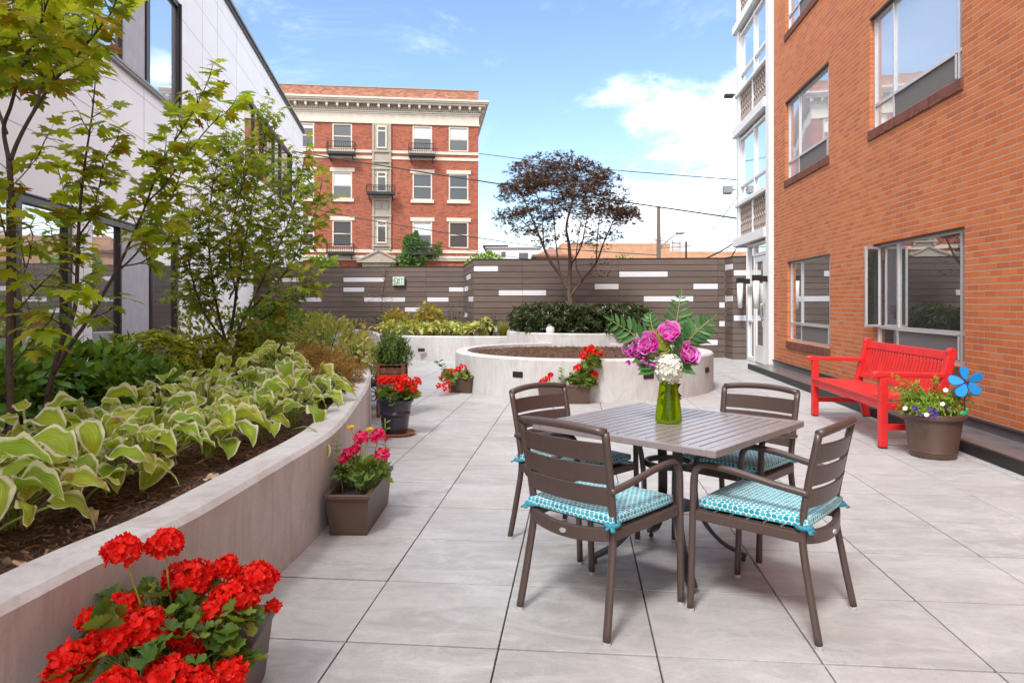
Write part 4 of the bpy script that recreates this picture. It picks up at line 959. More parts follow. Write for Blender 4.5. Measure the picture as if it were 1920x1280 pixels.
T2=W(-.945,4.37);a2=TH-R(1.0)
trough('brown planter box with pink geraniums and yellow daisies against the curved wall',tuple(T2),a2,.74,.27,.245)
T3=W(.70,9.42);trough('brown planter box behind the back left chair at the round planter',tuple(T3),TH+R(88),.74,.26,.25)
T4=W(-.74,10.55);trough('small brown planter box with red geraniums at the left edge of the round planter',tuple(T4),TH+R(60),.44,.26,.23)
def pot(name,label,loc,prof,mat,soil_r,soil_z,seg=40,grp=None):
    t=thing(name,label,'plant pot',loc,0,grp);b=MB();b.lathe(prof,seg);b.build('pot_body',mat,t,autos=35)
    b=MB();n=24;vs=[(0,0,soil_z+.012)];fs=[]
    for rr in (.5,1):
        for k in range(n): a=2*PI*k/n;vs.append((soil_r*rr*math.cos(a),soil_r*rr*math.sin(a),soil_z+.01*noise.noise((rr*9*math.cos(a),rr*9*math.sin(a),loc[1]))))
    for k in range(n): k2=(k+1)%n;fs+=[(0,1+k,1+k2),(1+k,1+n+k,1+n+k2,1+k2)]
    b.add(vs,fs);b.build('potting_soil',M['soil'],t,smooth=True);return t
PB=W(3.70,6.14)
pot('flower_pot','large brown plastic pot with petunias beside the red bench',tuple(PB),[(0,.001),(.172,.001),(.180,.012),(.186,.05),(.192,.056),(.189,.064),(.228,.335),(.240,.34),(.252,.345),(.258,.375),(.252,.392),(.236,.392),(.222,.36),(.18,.05),(0,.05)],M['plastic'],.226,.352)
PN=W(-1.20,7.17)
pt=pot('flower_pot','glazed navy pot of red geraniums on a terracotta saucer beside the curved planter',(PN.x,PN.y,.018),[(0,.001),(.115,.001),(.128,.012),(.146,.14),(.150,.175),(.164,.19),(.168,.205),(.162,.22),(.160,.235),(.172,.29),(.176,.31),(.190,.318),(.193,.338),(.182,.345),(.168,.335),(.15,.25),(0,.25)],M['glaze'],.166,.305)
t=thing('pot_saucer','round terracotta saucer under the navy glazed pot','saucer',(PN.x+.03,PN.y-.02,0));b=MB();b.lathe([(0,.001),(.16,.001),(.185,.028),(.19,.03),(.183,.034),(.16,.012),(0,.011)],36);b.build('saucer_dish',M['terra'],t,autos=35)
# cedar stand
CS=W(-1.43,8.35);t=thing('planter_stand','tall stained wooden planter box on legs holding herbs behind the navy pot','planter stand',tuple(CS),TH+R(2))
for x in (-.145,.145):
    for y in (-.145,.145): b=MB();b.box(x-.02,x+.02,y-.02,y+.02,0,.61);b.build('leg',M['wood'],t,bevel=.003)
b=MB()
for z in (.40,.475,.55):
    for s in (-1,1): b.box(-.125,.125,s*.14-.009,s*.14+.009,z-.034,z+.034);b.box(s*.14-.009,s*.14+.009,-.125,.125,z-.034,z+.034)
b.box(-.13,.13,-.13,.13,.36,.368);b.build('side_board',M['wood'],t,bevel=.003)
b=MB()
for s in (-1,1): b.box(-.165,.165,s*.148-.02,s*.148+.02,.611,.628);b.box(s*.148-.02,s*.148+.02,-.128,.128,.611,.628)
b.build('top_rim',M['wood'],t,bevel=.003)
b=MB();b.box(-.128,.128,-.128,.128,.54,.59);b.build('potting_soil',M['soil'],t)
# navy scrolled chair
NC=W(-1.72,9.05);t=thing('garden_chair','low navy chair with black scrolled iron legs behind the wooden planter stand','chair',tuple(NC),TH-R(78))
b=MB();b.box(-.22,.22,-.22,.22,.285,.33);b.build('seat',M['navy'],t,bevel=.015)
b=MB();b.M=Matrix.Translation((0,-.23,.33))@Matrix.Rotation(R(8),4,'X');b.box(-.21,.21,-.02,.03,0,.40);b.build('backrest',M['navy'],t,bevel=.02)
for sx in (-1,1):
    b=MB()
    b.tube([(sx*.21,.2,0),(sx*.21,.2,.28)],.010,6);b.tube([(sx*.21,-.2,0),(sx*.21,-.22,.28),(sx*.21,-.29,.76)],.010,6)
    for cy_ in (-.09,.09):
        b.tube([(sx*.21,cy_+math.copysign(1,cy_)*(.085-.006*k)*math.cos(k*.55),.15+(.10-.007*k)*math.sin(k*.55)) for k in range(13)],.008,5)
    b.build('scrolled_side',M['iron'],t,smooth=True)
# white globe ornament in the hedge
gp=at(1032,612,13.55);t=thing('globe_ornament','small white round jar between the dark hedge shrubs','ornament',(gp.x,gp.y,.70));b=MB();b.lathe([(0,0),(.05,.0),(.055,.02),(.075,.06),(.085,.11),(.078,.16),(.05,.19),(.035,.20),(.038,.225),(0,.225)],24);b.build('globe_body',M['white'],t,smooth=True)
# pinwheel in the big pot
wp=at(1811,716,6.02);t=thing('pinwheel','blue five petal flower pinwheel on a thin stem in the big brown pot','pinwheel',(wp.x,wp.y,.34))
ch=wp.z-.34
b=MB();b.tube([(0,.02,0),(0,.02,ch)],.0045,6);b.build('stem',M['iron'],t)
an=math.atan2(wp.y,wp.x)
def pw(r,a,off):   # in a plane facing roughly towards the courtyard
    return (math.cos(a)*r*.97,-off-.24*math.cos(a)*r,ch+math.sin(a)*r)
for k in range(5):
    a0=R(100+72*k)
    def outl(sc_,off):
        pts=[]
        for i in range(18):
            q=2*PI*i/18;rx_=.078+.058*sc_*math.cos(q);ww=.036*sc_*math.sin(q)*(1+.35*math.cos(q));ang=a0
            x=rx_*math.cos(ang)-ww*math.sin(ang);z=rx_*math.sin(ang)+ww*math.cos(ang);tw=ww*.35
            pts.append((x*.97,-off-.24*x-tw,ch+z))
        return pts
    f0=outl(1,.006);f1=outl(.999,.012);n=18
    b=MB();b.add(f0+f1,[tuple(range(n)),tuple(range(2*n-1,n-1,-1))]+[(i,n+i,n+(i+1)%n,(i+1)%n) for i in range(n)]);pe=b.build('petal',M['blue'],t)
    b=MB();b.tube(f0,.0045,6,closed=True);b.build('petal_rim',M['bluedark'],pe,smooth=True)
b=MB();b.ball((0,-.02,ch),.014,10,6);b.build('hub',M['iron'],t,smooth=True)
gq=at(1806,776,6.0);b=MB([0,0,0]);q=gq-Vector((wp.x,wp.y,.34))
b.ball(q,.036,12,8,(1.1,.5,.8));b.tube(catmull([q+Vector((.03,0,0)),q+Vector((.045,0,.03)),q+Vector((.03,0,.055))],4),[.014]*4+[.01]*4+[.004],6) if False else b.ball(q+Vector((.03,0,.03)),.022,10,6,(.6,.5,1.2))
b.build('leaf_guard',M['green'],t,smooth=True)
# ================================================================== PLANTS
Z=Vector((0,0,1))
def hosta(label,pos,n,size,sp,hh,group,leafs=HOSTA,seed=0):
    random.seed(seed*31+5);t=thing('hosta',label,'hosta',tuple(pos),0,group)
    st=MB();fs=[[] for _ in leafs]
    for i in range(n):
        a=2*PI*(i*.381966+U(-.04,.04));k=(i+.5)/n;out=Vector((math.cos(a),math.sin(a),0))
        r=sp*(.25+.75*k)*U(.8,1.1);h=hh*(1.08-.62*k)*U(.8,1.1);s=size*U(.62,1.22)
        P=catmull([out*.02+rv(.012),out*(r*.35)+Z*(h*.6)+rv(.008),out*r+Z*h],4);P[0].z=-.02
        st.tube(P,[.0075*size/.16]*len(P),5,flat=.7)
        d=(out*1.0+Z*U(-.55,.35)+rv(.55)).normalized();nn=(Z+out*U(-.1,1.1)+rv(.45))
        fs[random.randrange(len(leafs))].append(fr(P[-1]-d*.01,d,nn,s))
    st.build('stalk',M['stalk'],t,smooth=True)
    b=MB()
    for tm,f in zip(leafs,fs): b.inst(tm,f)
    b.build('leaf',M['hosta' if leafs is HOSTA else 'yellowleaf'],t,smooth=True);return t
G='variegated hostas in the left planter'
near=[(-40,2.45,'hosta clump cut off by the left photo edge, closest of all to the viewer'),(34,2.70,'front hosta clump at the lower left with long bare stalks above the wall'),(139,2.95,'front row hosta clump just above the tallest red geraniums'),(205,3.20,'front row hosta clump with drooping leaf left of the exposed bark strip'),(300,3.50,'front row hosta clump in the middle of the exposed bark edge'),(394,3.92,'front row hosta clump hanging low towards the wall edge'),(478,4.42,'front row hosta clump over the wall behind the pink geranium box'),(548,4.95,'hosta clump at the wall edge beside the long yellow stalk'),(588,5.7,'hosta clump with bright leaves leaning on the wall before the bronze shrub'),
(55,3.55,'second row hosta clump left of the leaning maple trunk'),(165,3.9,'second row hosta clump with broad leaves below the maple trunk'),(285,4.4,'second row hosta clump below the azalea mound'),(385,4.95,'second row hosta clump in the middle of the bed'),(465,5.5,'second row hosta clump below the withered stalks'),(538,6.2,'upright hosta clump below the bushy maple at right'),(330,5.6,'back hosta clump with a yellow browned leaf near the azalea'),(430,6.5,'back hosta clump beside the bushy maple trunk'),(520,7.2,'topmost small hosta clump with upturned pale leaf before the bronze shrub')]
for i,(u,d,lb) in enumerate(near):
    p=W((u-960)/F*d,d,.47);hosta(lb,p,(17 if i<3 else 20) if i<9 else 19,.175 if i<9 else .185,.26,.31 if i not in(17,) else .44,G,seed=i)
HS=[hostaleaf(.30,.4,.7,.6,.2,8),hostaleaf(.26,.8,.4,.7,-.2,9)]
names=['leftmost','second','third','fourth','fifth','sixth','seventh','eighth','ninth','tenth','eleventh']
for i in range(11):
    u=722+i*18.0;d=17.0+(.25 if i%2 else 0);p=W((u-960)/F*d,d,.48)
    hosta('%s yellow hosta from the left in the far planter under the exit sign fence'%names[i],p,20,.19,.20,.36,'yellow hostas in the far planter',HS,40+i)
hosta('spiky pale yellow hosta standing apart at the right end of the far planter',W((905-960)/F*16.9,16.9,.48),22,.21,.26,.44,'yellow hostas in the far planter',HS,55)
hosta('small yellow hosta beside the sedge tuft in the far planter',W((868-960)/F*16.7,16.7,.48),16,.18,.2,.30,'yellow hostas in the far planter',HS,56)
# a single leaf hanging over the wall
t=thing('hosta','single hosta leaf on a long stalk hanging over the wall above the pink geraniums','hosta',tuple(at(566,800,4.5)));o=t.location
b=MB(o);P=catmull([at(545,805,4.55),at(575,800,4.4),at(597,812,4.3),at(606,832,4.22)],5);b.tube(P,.004,5);b.build('stalk',M['stalk'],t,smooth=True)
b=MB(o);b.inst(HOSTA[0],[fr(P[-1],(0.02,-.1,-1),(.5,-1,.1),.125)]);b.build('leaf',M['hosta'],t,smooth=True)
# ------------------------------------------------------------------ generic shrub
def shrub(name,label,cat,pos,rad,n,tm,size,mat,group=None,ros=1,up=.5,rough=.35,shell=.5,stems=6,stemmat='barkdark',seed=1,base=0,spread=.9,low=-1.0):
    random.seed(seed);pos=Vector(pos);t=thing(name,label,cat,tuple(pos),0,group)
    c=Vector((0,0,rad[2]*.95+base));fs=[]
    off=seed*3.7
    for i in range(n):
        q=sph()
        if q.z<low: q.z=-q.z
        f_=shell+(1-shell)*random.random()**.5
        nz=1+rough*1.4*noise.noise((q.x*1.9+off,q.y*1.9,q.z*1.9))+rough*.5*noise.noise((q.x*5+off,q.y*5,q.z*5))
        p=c+Vector((q.x*rad[0],q.y*rad[1],q.z*rad[2]))*(f_*nz)
        if p.z<0.01:p.z=U(0,.05)
        ax=(q+Z*up+rv(.35)).normalized()
        for k in range(ros):
            a=2*PI*k/ros+U(0,1.5);o=ax.orthogonal().normalized();o2=ax.cross(o)
            d=(ax*U(.25,1.0)+(o*math.cos(a)+o2*math.sin(a))*spread) if ros>1 else (ax+rv(.7))
            fs.append(fr(p,d,(ax+Z*.4+rv(.4)),size*U(.7,1.15)))
    b=MB();b.inst(tm,fs);b.build('foliage',M[mat],t)
    b=MB()
    for i in range(stems):
        q=sph();q.z=abs(q.z)+.4;e=c+Vector((q.x*rad[0]*.7,q.y*rad[1]*.7,q.z*rad[2]*.5))
        b.tube(catmull([rv(.03)*1.0+Vector((0,0,.0)),e*.5+rv(.03),e],3),[.010,.009,.008,.007,.006,.005,.004],5)
    if stems: b.build('stem',M[stemmat],t)
    return t
def P_(u,d,z=.48): return W((u-960)/F*d,d,z)
GD='broad leaved green plants by the white building'
for i,(u,d,s,lb) in enumerate([(-10,5.0,.42,'dark green leafy plant at the left edge behind the front hostas'),(75,5.6,.42,'glossy green leafy plant behind the leaning maple trunk base'),(150,6.0,.42,'green leafy plant below the narrow white wall panel'),(215,6.2,.36,'dark green leafy plant left of the azalea mound'),(262,5.7,.30,'low green leafy plant in front of the azalea mound')]):
    shrub('leafy_plant',lb,'plant',P_(u,d),(s,s,s*.62),520,OVAL,.125,'broad',GD,up=.3,seed=20+i,shell=.35)
GA='mounded azaleas in the left planter'
shrub('azalea','rounded yellow green azalea mound below the tall dark window','azalea',P_(286,6.9),(.44,.42,.30),1000,OVAL,.05,'azalea',GA,ros=5,up=.9,rough=.25,shell=.72,seed=31)
shrub('azalea','yellow green azalea left of the bushy maple trunk','azalea',P_(385,8.0),(.34,.36,.25),520,OVAL,.05,'azalea',GA,ros=5,up=.9,rough=.3,shell=.7,seed=32)
shrub('azalea','golden azalea right of the bushy maple trunk','azalea',P_(478,8.5),(.42,.42,.26),800,OVAL,.052,'azalea',GA,ros=5,up=.9,rough=.3,shell=.7,seed=33)
shrub('hydrangea_shrub','tall fresh green shrub behind the golden azalea by the white wall','shrub',P_(500,10.2),(.6,.6,.45),900,OVAL,.10,'broad',None,up=.4,seed=34)
shrub('hydrangea_shrub','green shrub with yellow leaves at the far end of the left planter','shrub',P_(555,11.2),(.62,.6,.40),900,OVAL,.09,'bushlit',None,up=.4,seed=35)
shrub('leafy_plant','green shrub behind the azalea mound under the window','shrub',P_(395,10),(.6,.5,.40),700,OVAL,.09,'azalea',None,up=.4,seed=36)
shrub('spirea','fine bronze leaved spirea mound beside the planter wall','spirea',P_(585,7.7),(.34,.36,.21),2600,NARROW,.035,'bronze','bronze shrubs by the planter wall',ros=2,up=.6,seed=37,shell=.4,rough=.5)
shrub('spirea','golden brown spirea spilling onto the planter wall','spirea',P_(638,7.0),(.24,.34,.16),2000,NARROW,.035,'bronze','bronze shrubs by the planter wall',ros=2,up=.6,seed=38,shell=.4,rough=.5)
shrub('groundcover_plant','small green plant between hostas and golden spirea on the wall edge','plant',P_(610,6.2),(.17,.22,.13),700,OVAL,.035,'herb',None,ros=2,seed=39)
shrub('yellow_shrub','yellow white variegated shrub behind the bronze spirea','shrub',P_(612,9.4),(.52,.42,.36),900,OVAL,.085,'yellowleaf','variegated yellow shrubs behind the spirea',up=.4,seed=41,rough=.4)
shrub('yellow_shrub','smaller yellow variegated plant leaning on the wall at its far bend','shrub',P_(672,8.7),(.26,.3,.22),420,OVAL,.08,'yellowleaf','variegated yellow shrubs behind the spirea',up=.3,seed=42,rough=.4)
shrub('heuchera','brown purple airy plant over the far bend of the curved wall','plant',P_(672,9.9),(.28,.36,.30),900,NARROW,.045,'bronze',None,ros=2,seed=43,shell=.3,rough=.6)
shrub('leafy_plant','low turning orange leaves on the wall edge below the spirea','plant',P_(640,6.35,.52),(.11,.12,.05),90,SMAPLE,.045,'maple_turn',None,seed=44,stems=3)
# withered stalks
for i,(u,v0,v1,lb) in enumerate(((372,640,705,'withered pale flower stalk left of the bushy maple trunk'),(428,628,695,'withered pale flower stalk against the bushy maple trunk'))):
    p0=at(u-8,v1,7.2);t=thing('withered_stalk',lb,'plant',tuple(p0),0,'withered flower stalks');b=MB(p0);P=catmull([at(u-10,v1,7.2),at(u,(v0+v1)/2,7.2),at(u+8,v0,7.2)],6);b.tube(P,.006,5);b.build('stem',M['stalk'],t)
    b=MB(p0);b.inst(OVAL,[fr(random.choice(P)+rv(.02),rv(1)-Z*.8,rv(1),U(.03,.06)) for _ in range(70)]);b.build('leaf',M['dead'],t)
# ------------------------------------------------------------------ maples in the left planter
DM=1.3
def maple(label,stems,leafsize,tw,tm,mat,turn=.06,petiole=.05,barkmat='barkdark',seed=3,group='young maples in the left planter',pairs=3,twl=(.12,.32),zcut=None):
    random.seed(seed);base=at(*stems[0][0][0]);base=Vector((base.x,base.y,.46));t=thing('maple_tree',label,'tree',tuple(base),0,group)
    tr=MB(base);br=MB(base);A=[];B=[]
    for si,(pts,r0,r1,t0,dens) in enumerate(stems):
        P=catmull([at(*p) for p in pts],7)
        if si==0: P=[Vector((P[0].x,P[0].y,.44))]+P
        n=len(P);jit=[Vector((0,0,0))]*n
        rad=[r0+(r1-r0)*(i/(n-1))**.8 for i in range(n)]
        (tr if si==0 else br).tube(P,rad,8 if r0>.012 else 6)
        L=[0]
        for i in range(1,n): L.append(L[-1]+(P[i]-P[i-1]).length)
        tot=L[-1];k=int(tot*(1-t0)*dens*DM);ph=U(0,6)
        for q in range(k+1):
            s=tot*(t0+(1-t0)*(q+U(-.3,.3))/max(1,k));s=max(0,min(tot,s));i=0
            while i<n-2 and L[i+1]<s:i+=1
            p=P[i].lerp(P[i+1],(s-L[i])/max(1e-6,L[i+1]-L[i]));d=(P[min(i+1,n-1)]-P[i]).normalized()
            a=ph+q*2.4;o=d.orthogonal().normalized();o2=d.cross(o)
            dir_=(d*U(.4,1.0)+(o*math.cos(a)+o2*math.sin(a))+Z*.25).normalized()
            if q==k: dir_=(d+Z*.3).normalized()
            ln=U(*twl)*(1-.35*s/tot);e=p+dir_*ln+Z*.02
            mid=(p+e)/2+rv(.012);TW=[p,mid,e];br.tube(TW,[.0042,.0032,.0018],5)
            for j in range(pairs):
                f_=(j+1)/pairs;pp=p.lerp(e,f_)
                sd=dir_.cross(Z)
                if sd.length<.1: sd=Vector((1,0,0))
                sd.normalize();rot=U(-.6,.6)
                for sg in ((-1,1) if j<pairs-1 else (-1,1,0)):
                    if random.random()<.10: continue
                    ld=(sd*sg*1.0+dir_*(.45 if sg else 1.2)+Z*U(-.35,.1)+rv(.3)).normalized()
                    q0=pp+ld*petiole*U(.5,1.1);br.tube([pp,q0],.0011,3,cap=False)
                    nn=(Z*1.0+ld*.35+rv(.55));f=fr(q0,(ld-Z*U(.1,.8)),nn,leafsize*U(.6,1.12));(B if random.random()<turn else A).append(f)
    tr.build('trunk',M[barkmat],t,smooth=True);br.build('branch',M[barkmat],t,smooth=True)
    b=MB(base);b.inst(tm,A);b.inst(tm,B,1);b.build('foliage',[M[mat],M['maple_turn']],t);print('LEAVES',len(A))
    return t,len(A)
d=3.75
maple('tall maple at the left photo edge with a slim dark upright trunk and big leaves',[
 ([(24,860,d),(18,700,d),(19,560,d),(22,480,d),(22,380,d),(17,302,d)],.019,.014,.9,3),
 ([(17,302,d),(7,242,d),(20,200,d-.1),(34,150,d-.2),(44,120,d-.3),(70,60,d-.4),(90,0,d-.5)],.012,.004,.45,16),
 ([(20,300,d),(35,262,d),(60,215,d),(97,158,d),(145,104,d),(175,67,d),(205,30,d-.05),(222,-10,d-.1)],.012,.004,.42,17),
 ([(12,250,d),(-10,180,d+.2),(-20,90,d+.2),(0,20,d+.2),(20,-60,d+.2)],.010,.003,.3,16),
 ([(97,158,d),(110,110,d+.2),(118,60,d+.3),(125,5,d+.35),(120,-60,d+.4)],.007,.003,.25,17),
 ([(60,215,d),(80,150,d+.25),(60,80,d+.3),(40,20,d+.3)],.007,.003,.25,16),
 ([(22,480,d),(5,420,d-.1),(-10,360,d-.15)],.006,.003,.4,8),
 ([(22,350,d),(50,320,d+.1),(72,292,d+.1)],.004,.002,.5,9),
 ([(18,560,d),(50,500,d-.1),(62,440,d-.2)],.005,.002,.5,7),
 ([(19,600,d),(52,560,d-.1),(85,525,d-.2),(110,510,d-.2)],.005,.002,.35,9),
 ([(19,690,d),(60,640,d-.1),(95,600,d-.2)],.005,.002,.35,9)],.112,1,MAPLE,'maple',.10,.045,seed=4,twl=(.10,.26))
d=4.85;DM=1.05
maple('leaning maple with forked reddish trunk in front of the tall windows',[
 ([(84,800,d),(91,735,d),(113,650,d),(140,580,d),(145,500,d),(148,420,d),(152,370,d),(160,300,d),(172,220,d),(179,150,d)],.022,.004,.36,11),
 ([(100,700,d),(130,650,d),(165,600,d),(200,540,d),(222,500,d),(250,440,d),(275,380,d),(300,310,d),(340,245,d-.1),(372,190,d-.1),(388,158,d-.1)],.017,.003,.45,13),
 ([(150,440,d),(172,405,d+.1),(186,350,d+.1),(197,300,d+.1),(212,275,d+.1)],.007,.003,.2,13),
 ([(215,515,d),(260,470,d+.2),(300,410,d+.2),(330,350,d+.2),(345,300,d+.2)],.008,.003,.25,12),
 ([(275,380,d),(310,345,d-.2),(350,290,d-.25),(395,235,d-.3),(425,210,d-.3)],.007,.003,.35,12),
 ([(222,500,d),(270,490,d-.2),(310,455,d-.3),(330,430,d-.3)],.006,.003,.4,10),
 ([(145,520,d),(118,490,d+.1),(100,450,d+.1)],.006,.003,.3,10),
 ([(130,620,d),(85,590,d-.1),(45,575,d-.2)],.006,.003,.3,8),
 ([(165,600,d),(200,585,d-.2),(215,575,d-.2)],.004,.002,.4,8),
 ([(148,400,d),(125,370,d+.1),(112,330,d+.1)],.005,.002,.35,10)],.118,1,MAPLE,'maple',.10,.05,seed=8,twl=(.07,.20))
d=8.66;DM=2.2
maple('bushy many stemmed green maple in front of the corner of the white building',[
 ([(433,695,d),(428,650,d),(438,590,d),(450,500,d),(470,400,d+.1),(490,300,d+.2),(502,215,d+.2)],.03,.005,.30,13),
 ([(430,660,d),(410,590,d-.2),(395,500,d-.3),(392,420,d-.3),(400,340,d-.2),(410,300,d-.2)],.02,.004,.30,13),
 ([(436,640,d),(470,570,d+.2),(505,500,d+.4),(540,420,d+.5),(560,345,d+.5),(572,300,d+.5)],.018,.004,.30,13),
 ([(430,650,d),(385,590,d-.4),(360,520,d-.6),(350,450,d-.6),(355,400,d-.6)],.015,.004,.30,13),
 ([(470,580,d),(520,530,d-.2),(560,470,d-.2),(590,400,d-.2),(600,360,d-.1)],.013,.003,.30,12),
 ([(445,560,d),(430,480,d-.7),(440,400,d-.8),(460,330,d-.8),(470,290,d-.8)],.013,.003,.2,13),
 ([(450,620,d),(505,590,d-.5),(545,550,d-.6),(590,520,d-.6)],.012,.003,.3,12),
 ([(430,560,d),(470,480,d+.8),(510,400,d+.9),(530,340,d+.9)],.012,.003,.2,12),
 ([(410,590,d),(375,560,d+.4),(345,540,d+.5)],.010,.003,.2,12),
 ([(470,400,d),(440,340,d),(430,290,d),(425,265,d)],.008,.003,.2,13)],.125,1,SMAPLE,'maple2',.03,.04,seed=12,pairs=4,twl=(.2,.48))
# ------------------------------------------------------------------ purple maple
random.seed(21);D0=14.8;base=Vector((ux,uy,.68));t=thing('maple_tree','dark purple leaved maple rising from the hedge in the round planter','tree',tuple(base))
tr=MB(base);stems=[]
def stem(pts,r0,r1,mb):
    P=catmull([at(*p) for p in pts],6);n=len(P);mb.tube(P,[r0+(r1-r0)*i/(n-1) for i in range(n)],8);stems.extend(P[len(P)//3:]);return P
stem([(1074,625,D0),(1070,570,D0),(1067,545,D0),(1069,500,D0),(1067,460,D0),(1062,425,D0),(1072,380,D0),(1080,335,D0)],.062,.012,tr)
brm=MB(base)
stem([(1067,545,D0),(1050,515,D0),(1030,487,D0-.1),(1012,445,D0-.2),(1000,415,D0-.3),(985,380,D0-.3),(968,350,D0-.3)],.04,.007,brm)
stem([(1069,555,D0),(1092,525,D0+.1),(1118,492,D0+.2),(1132,455,D0+.3),(1150,415,D0+.3),(1168,385,D0+.3)],.036,.007,brm)
stem([(1050,515,D0),(1045,480,D0+.4),(1040,430,D0+.6),(1035,370,D0+.7),(1030,325,D0+.7)],.022,.006,brm)
stem([(1069,500,D0),(1090,460,D0-.5),(1100,410,D0-.7),(1110,360,D0-.8)],.022,.006,brm)
stem([(1030,487,D0),(1020,460,D0+.6),(1015,400,D0+.8),(1000,340,D0+.6)],.018,.005,brm)
stem([(1012,445,D0),(985,420,D0),(962,400,D0),(945,375,D0)],.014,.004,brm)
stem([(1118,492,D0),(1120,450,D0-.4),(1125,400,D0-.6),(1140,350,D0-.5)],.016,.004,brm)
stem([(1092,525,D0),(1080,495,D0+.5),(1085,440,D0+.8),(1095,380,D0+.9),(1100,320,D0+.7)],.018,.004,brm)
cc=at(1063,372,D0);fs=[]
for i in range(720):
    while True:
        q=Vector((U(-1,1),U(-1,1),U(-1,1)))
        l=math.sqrt(q.x*q.x+q.y*q.y+(q.z*q.z))
        if l<1 and random.random()<.25+.75*l*l: break
    x=q.x*1.48;y=q.y*1.35;z=q.z*1.0
    if z<-.35 and abs(q.x)<.6 and random.random()<.6: z=-z*.8
    z+= -.05-.22*(q.x*.9)**2+.25*max(0,-q.x)*(q.z>0)-.25*max(0,q.x)*(q.z>0)
    nzv=noise.noise((x*1.6+5,y*1.6,z*2.2))
    if nzv<-.22: continue
    p=cc+Vector((x,y,z))
    sp=min(stems,key=lambda s:(s-p).length_squared+ (2 if s.z>p.z+.05 else 0))
    if random.random()<.6: brm.tube([sp,(sp+p)/2+rv(.04)-Z*.03,p],[.006,.004,.0022],4,cap=False)
    out=(p-cc);out.z*=.3;out=out.normalized() if out.length>.01 else Vector((1,0,0))
    tilt=rv(.25)
    for k in range(20):
        o=Vector((U(-.18,.18),U(-.18,.18),U(-.035,.035)));o.z-=.25*(o.x*out.x+o.y*out.y)
        d=(out*.6+rv(.8)-Z*.3).normalized();fs.append(fr(p+o,d,(Z+rv(.55)),.085*U(.6,1.15)))
for i in range(150):   # a few low sprays on the right hand stems
    p=at(U(1105,1150),U(430,520),D0+U(-.4,.4));d=(rv(1)-Z*.2).normalized();fs.append(fr(p,d,Z+rv(.5),.06))
tr.build('trunk',M['bark'],t,smooth=True);brm.build('branch',M['bark'],t,smooth=True)
b=MB(base);b.inst(STAR,fs);b.build('foliage',M['redmaple'],t)
# hedge
for i,(a,r,lb) in enumerate([(198,1.12,'leftmost dark hedge shrub in the raised round planter'),(226,1.18,'dark hedge shrub left of the white globe ornament'),(252,1.12,'dark hedge shrub in front of the purple maple trunk'),(276,1.14,'dark hedge shrub right of the maple trunk front'),(303,1.15,'second dark hedge shrub from the right in the raised planter'),(335,1.12,'rightmost dark hedge shrub in the raised round planter'),(120,1.0,'dark hedge shrub at the back left behind the maple trunk'),(60,1.0,'dark hedge shrub at the back right behind the maple trunk'),(5,1.05,'dark hedge shrub at the far right rear of the raised planter')]):
    x,y=ux+r*math.cos(R(a)),uy+r*math.sin(R(a))
    shrub('hedge_shrub',lb,'hedge shrub',(x,y,.69),(.40,.38,.30),330,NARROW,.13,'darkleaf','dark hedge shrubs in the raised round planter',ros=7,up=.7,rough=.3,shell=.55,seed=60+i,spread=1.1)
x,y=W((1160-960)/F*13.42,13.42).x,W((1160-960)/F*13.42,13.42).y
shrub('hedge_shrub','small dark shrub spilling over the front rim of the raised planter','hedge shrub',(x,y,.66),(.26,.14,.12),70,NARROW,.12,'darkleaf','dark hedge shrubs in the raised round planter',ros=7,up=.0,seed=77,spread=1.2)
# far planter shrubs
shrub('golden_maple','golden leafed bush right of the exit sign in the far planter','bush',P_(805,18.6,.5),(.42,.4,.40),520,SMAPLE,.12,'nandina','golden bushes before the slat fence',up=.3,seed=80,shell=.4)
shrub('golden_maple','smaller amber bush directly below the exit sign','bush',P_(742,18.8,.5),(.40,.4,.34),420,SMAPLE,.11,'nandina','golden bushes before the slat fence',up=.3,seed=81,shell=.4)
for i,(u,d,s,lb) in enumerate([(852,18.4,.42,'sparse dark shrub left of the fence corner'),(920,17.0,.30,'sparse dark shrub right of the fence corner'),(957,17.0,.26,'sparse dark shrub next to the hedge in the raised planter'),(712,19.6,.35,'low dark sparse shrub left of the amber bush')]):
    shrub('sparse_shrub',lb,'shrub',P_(u,d,.5),(s,s*.6,s*.95),300,OVAL,.05,'darkleaf','sparse dark shrubs before the slat fence',seed=84+i,shell=.15,rough=.6,stems=14)
def tuft(label,pos,n,h,group=None,mat='grass'):
    t=thing('sedge_tuft',label,'grass tuft',tuple(pos),0,group);fs=[]
    for i in range(n):
        a=U(0,2*PI);l=U(.1,.9);d=Vector((math.cos(a)*l,math.sin(a)*l,1));fs.append(fr(Vector((U(-.04,.04),U(-.04,.04),0)),d,Vector((-math.cos(a),-math.sin(a),.8)),h*U(.6,1.1)))
    b=MB();b.inst(BLADE,fs);b.build('blades',M[mat],t)
tuft('golden sedge tuft at the right end of the far planter',P_(943,16.75,.5),260,.42)
tuft('small reddish sedge tuft beside the raised round planter',P_(962,16.6,.5),120,.32,None,'bronze')
t=thing('flower_stalk_plant','tall airy pinkish seed stalk rising before the exit sign','plant',tuple(P_(716,18.0,.5)));o=t.location;b=MB(o);fs=[]
P=catmull([P_(716,18.0,.5),at(715,580,18.0),at(719,540,18.0),at(724,505,18.0)],8);b.tube(P,.010,5)
for i in range(60):
    p=random.choice(P[8:]);e=p+Vector((U(-.45,.45),U(-.2,.2),U(-.1,.3)));b.tube([p,(p+e)/2+Z*.05,e],.003,3)
    for k in range(6): fs.append(fr(e+rv(.06),rv(1),rv(1),.03))
b.build('stem',M['barkdark'],t);b=MB(o);b.inst(OVAL,fs);b.build('seed_head',M['bronze'],t)
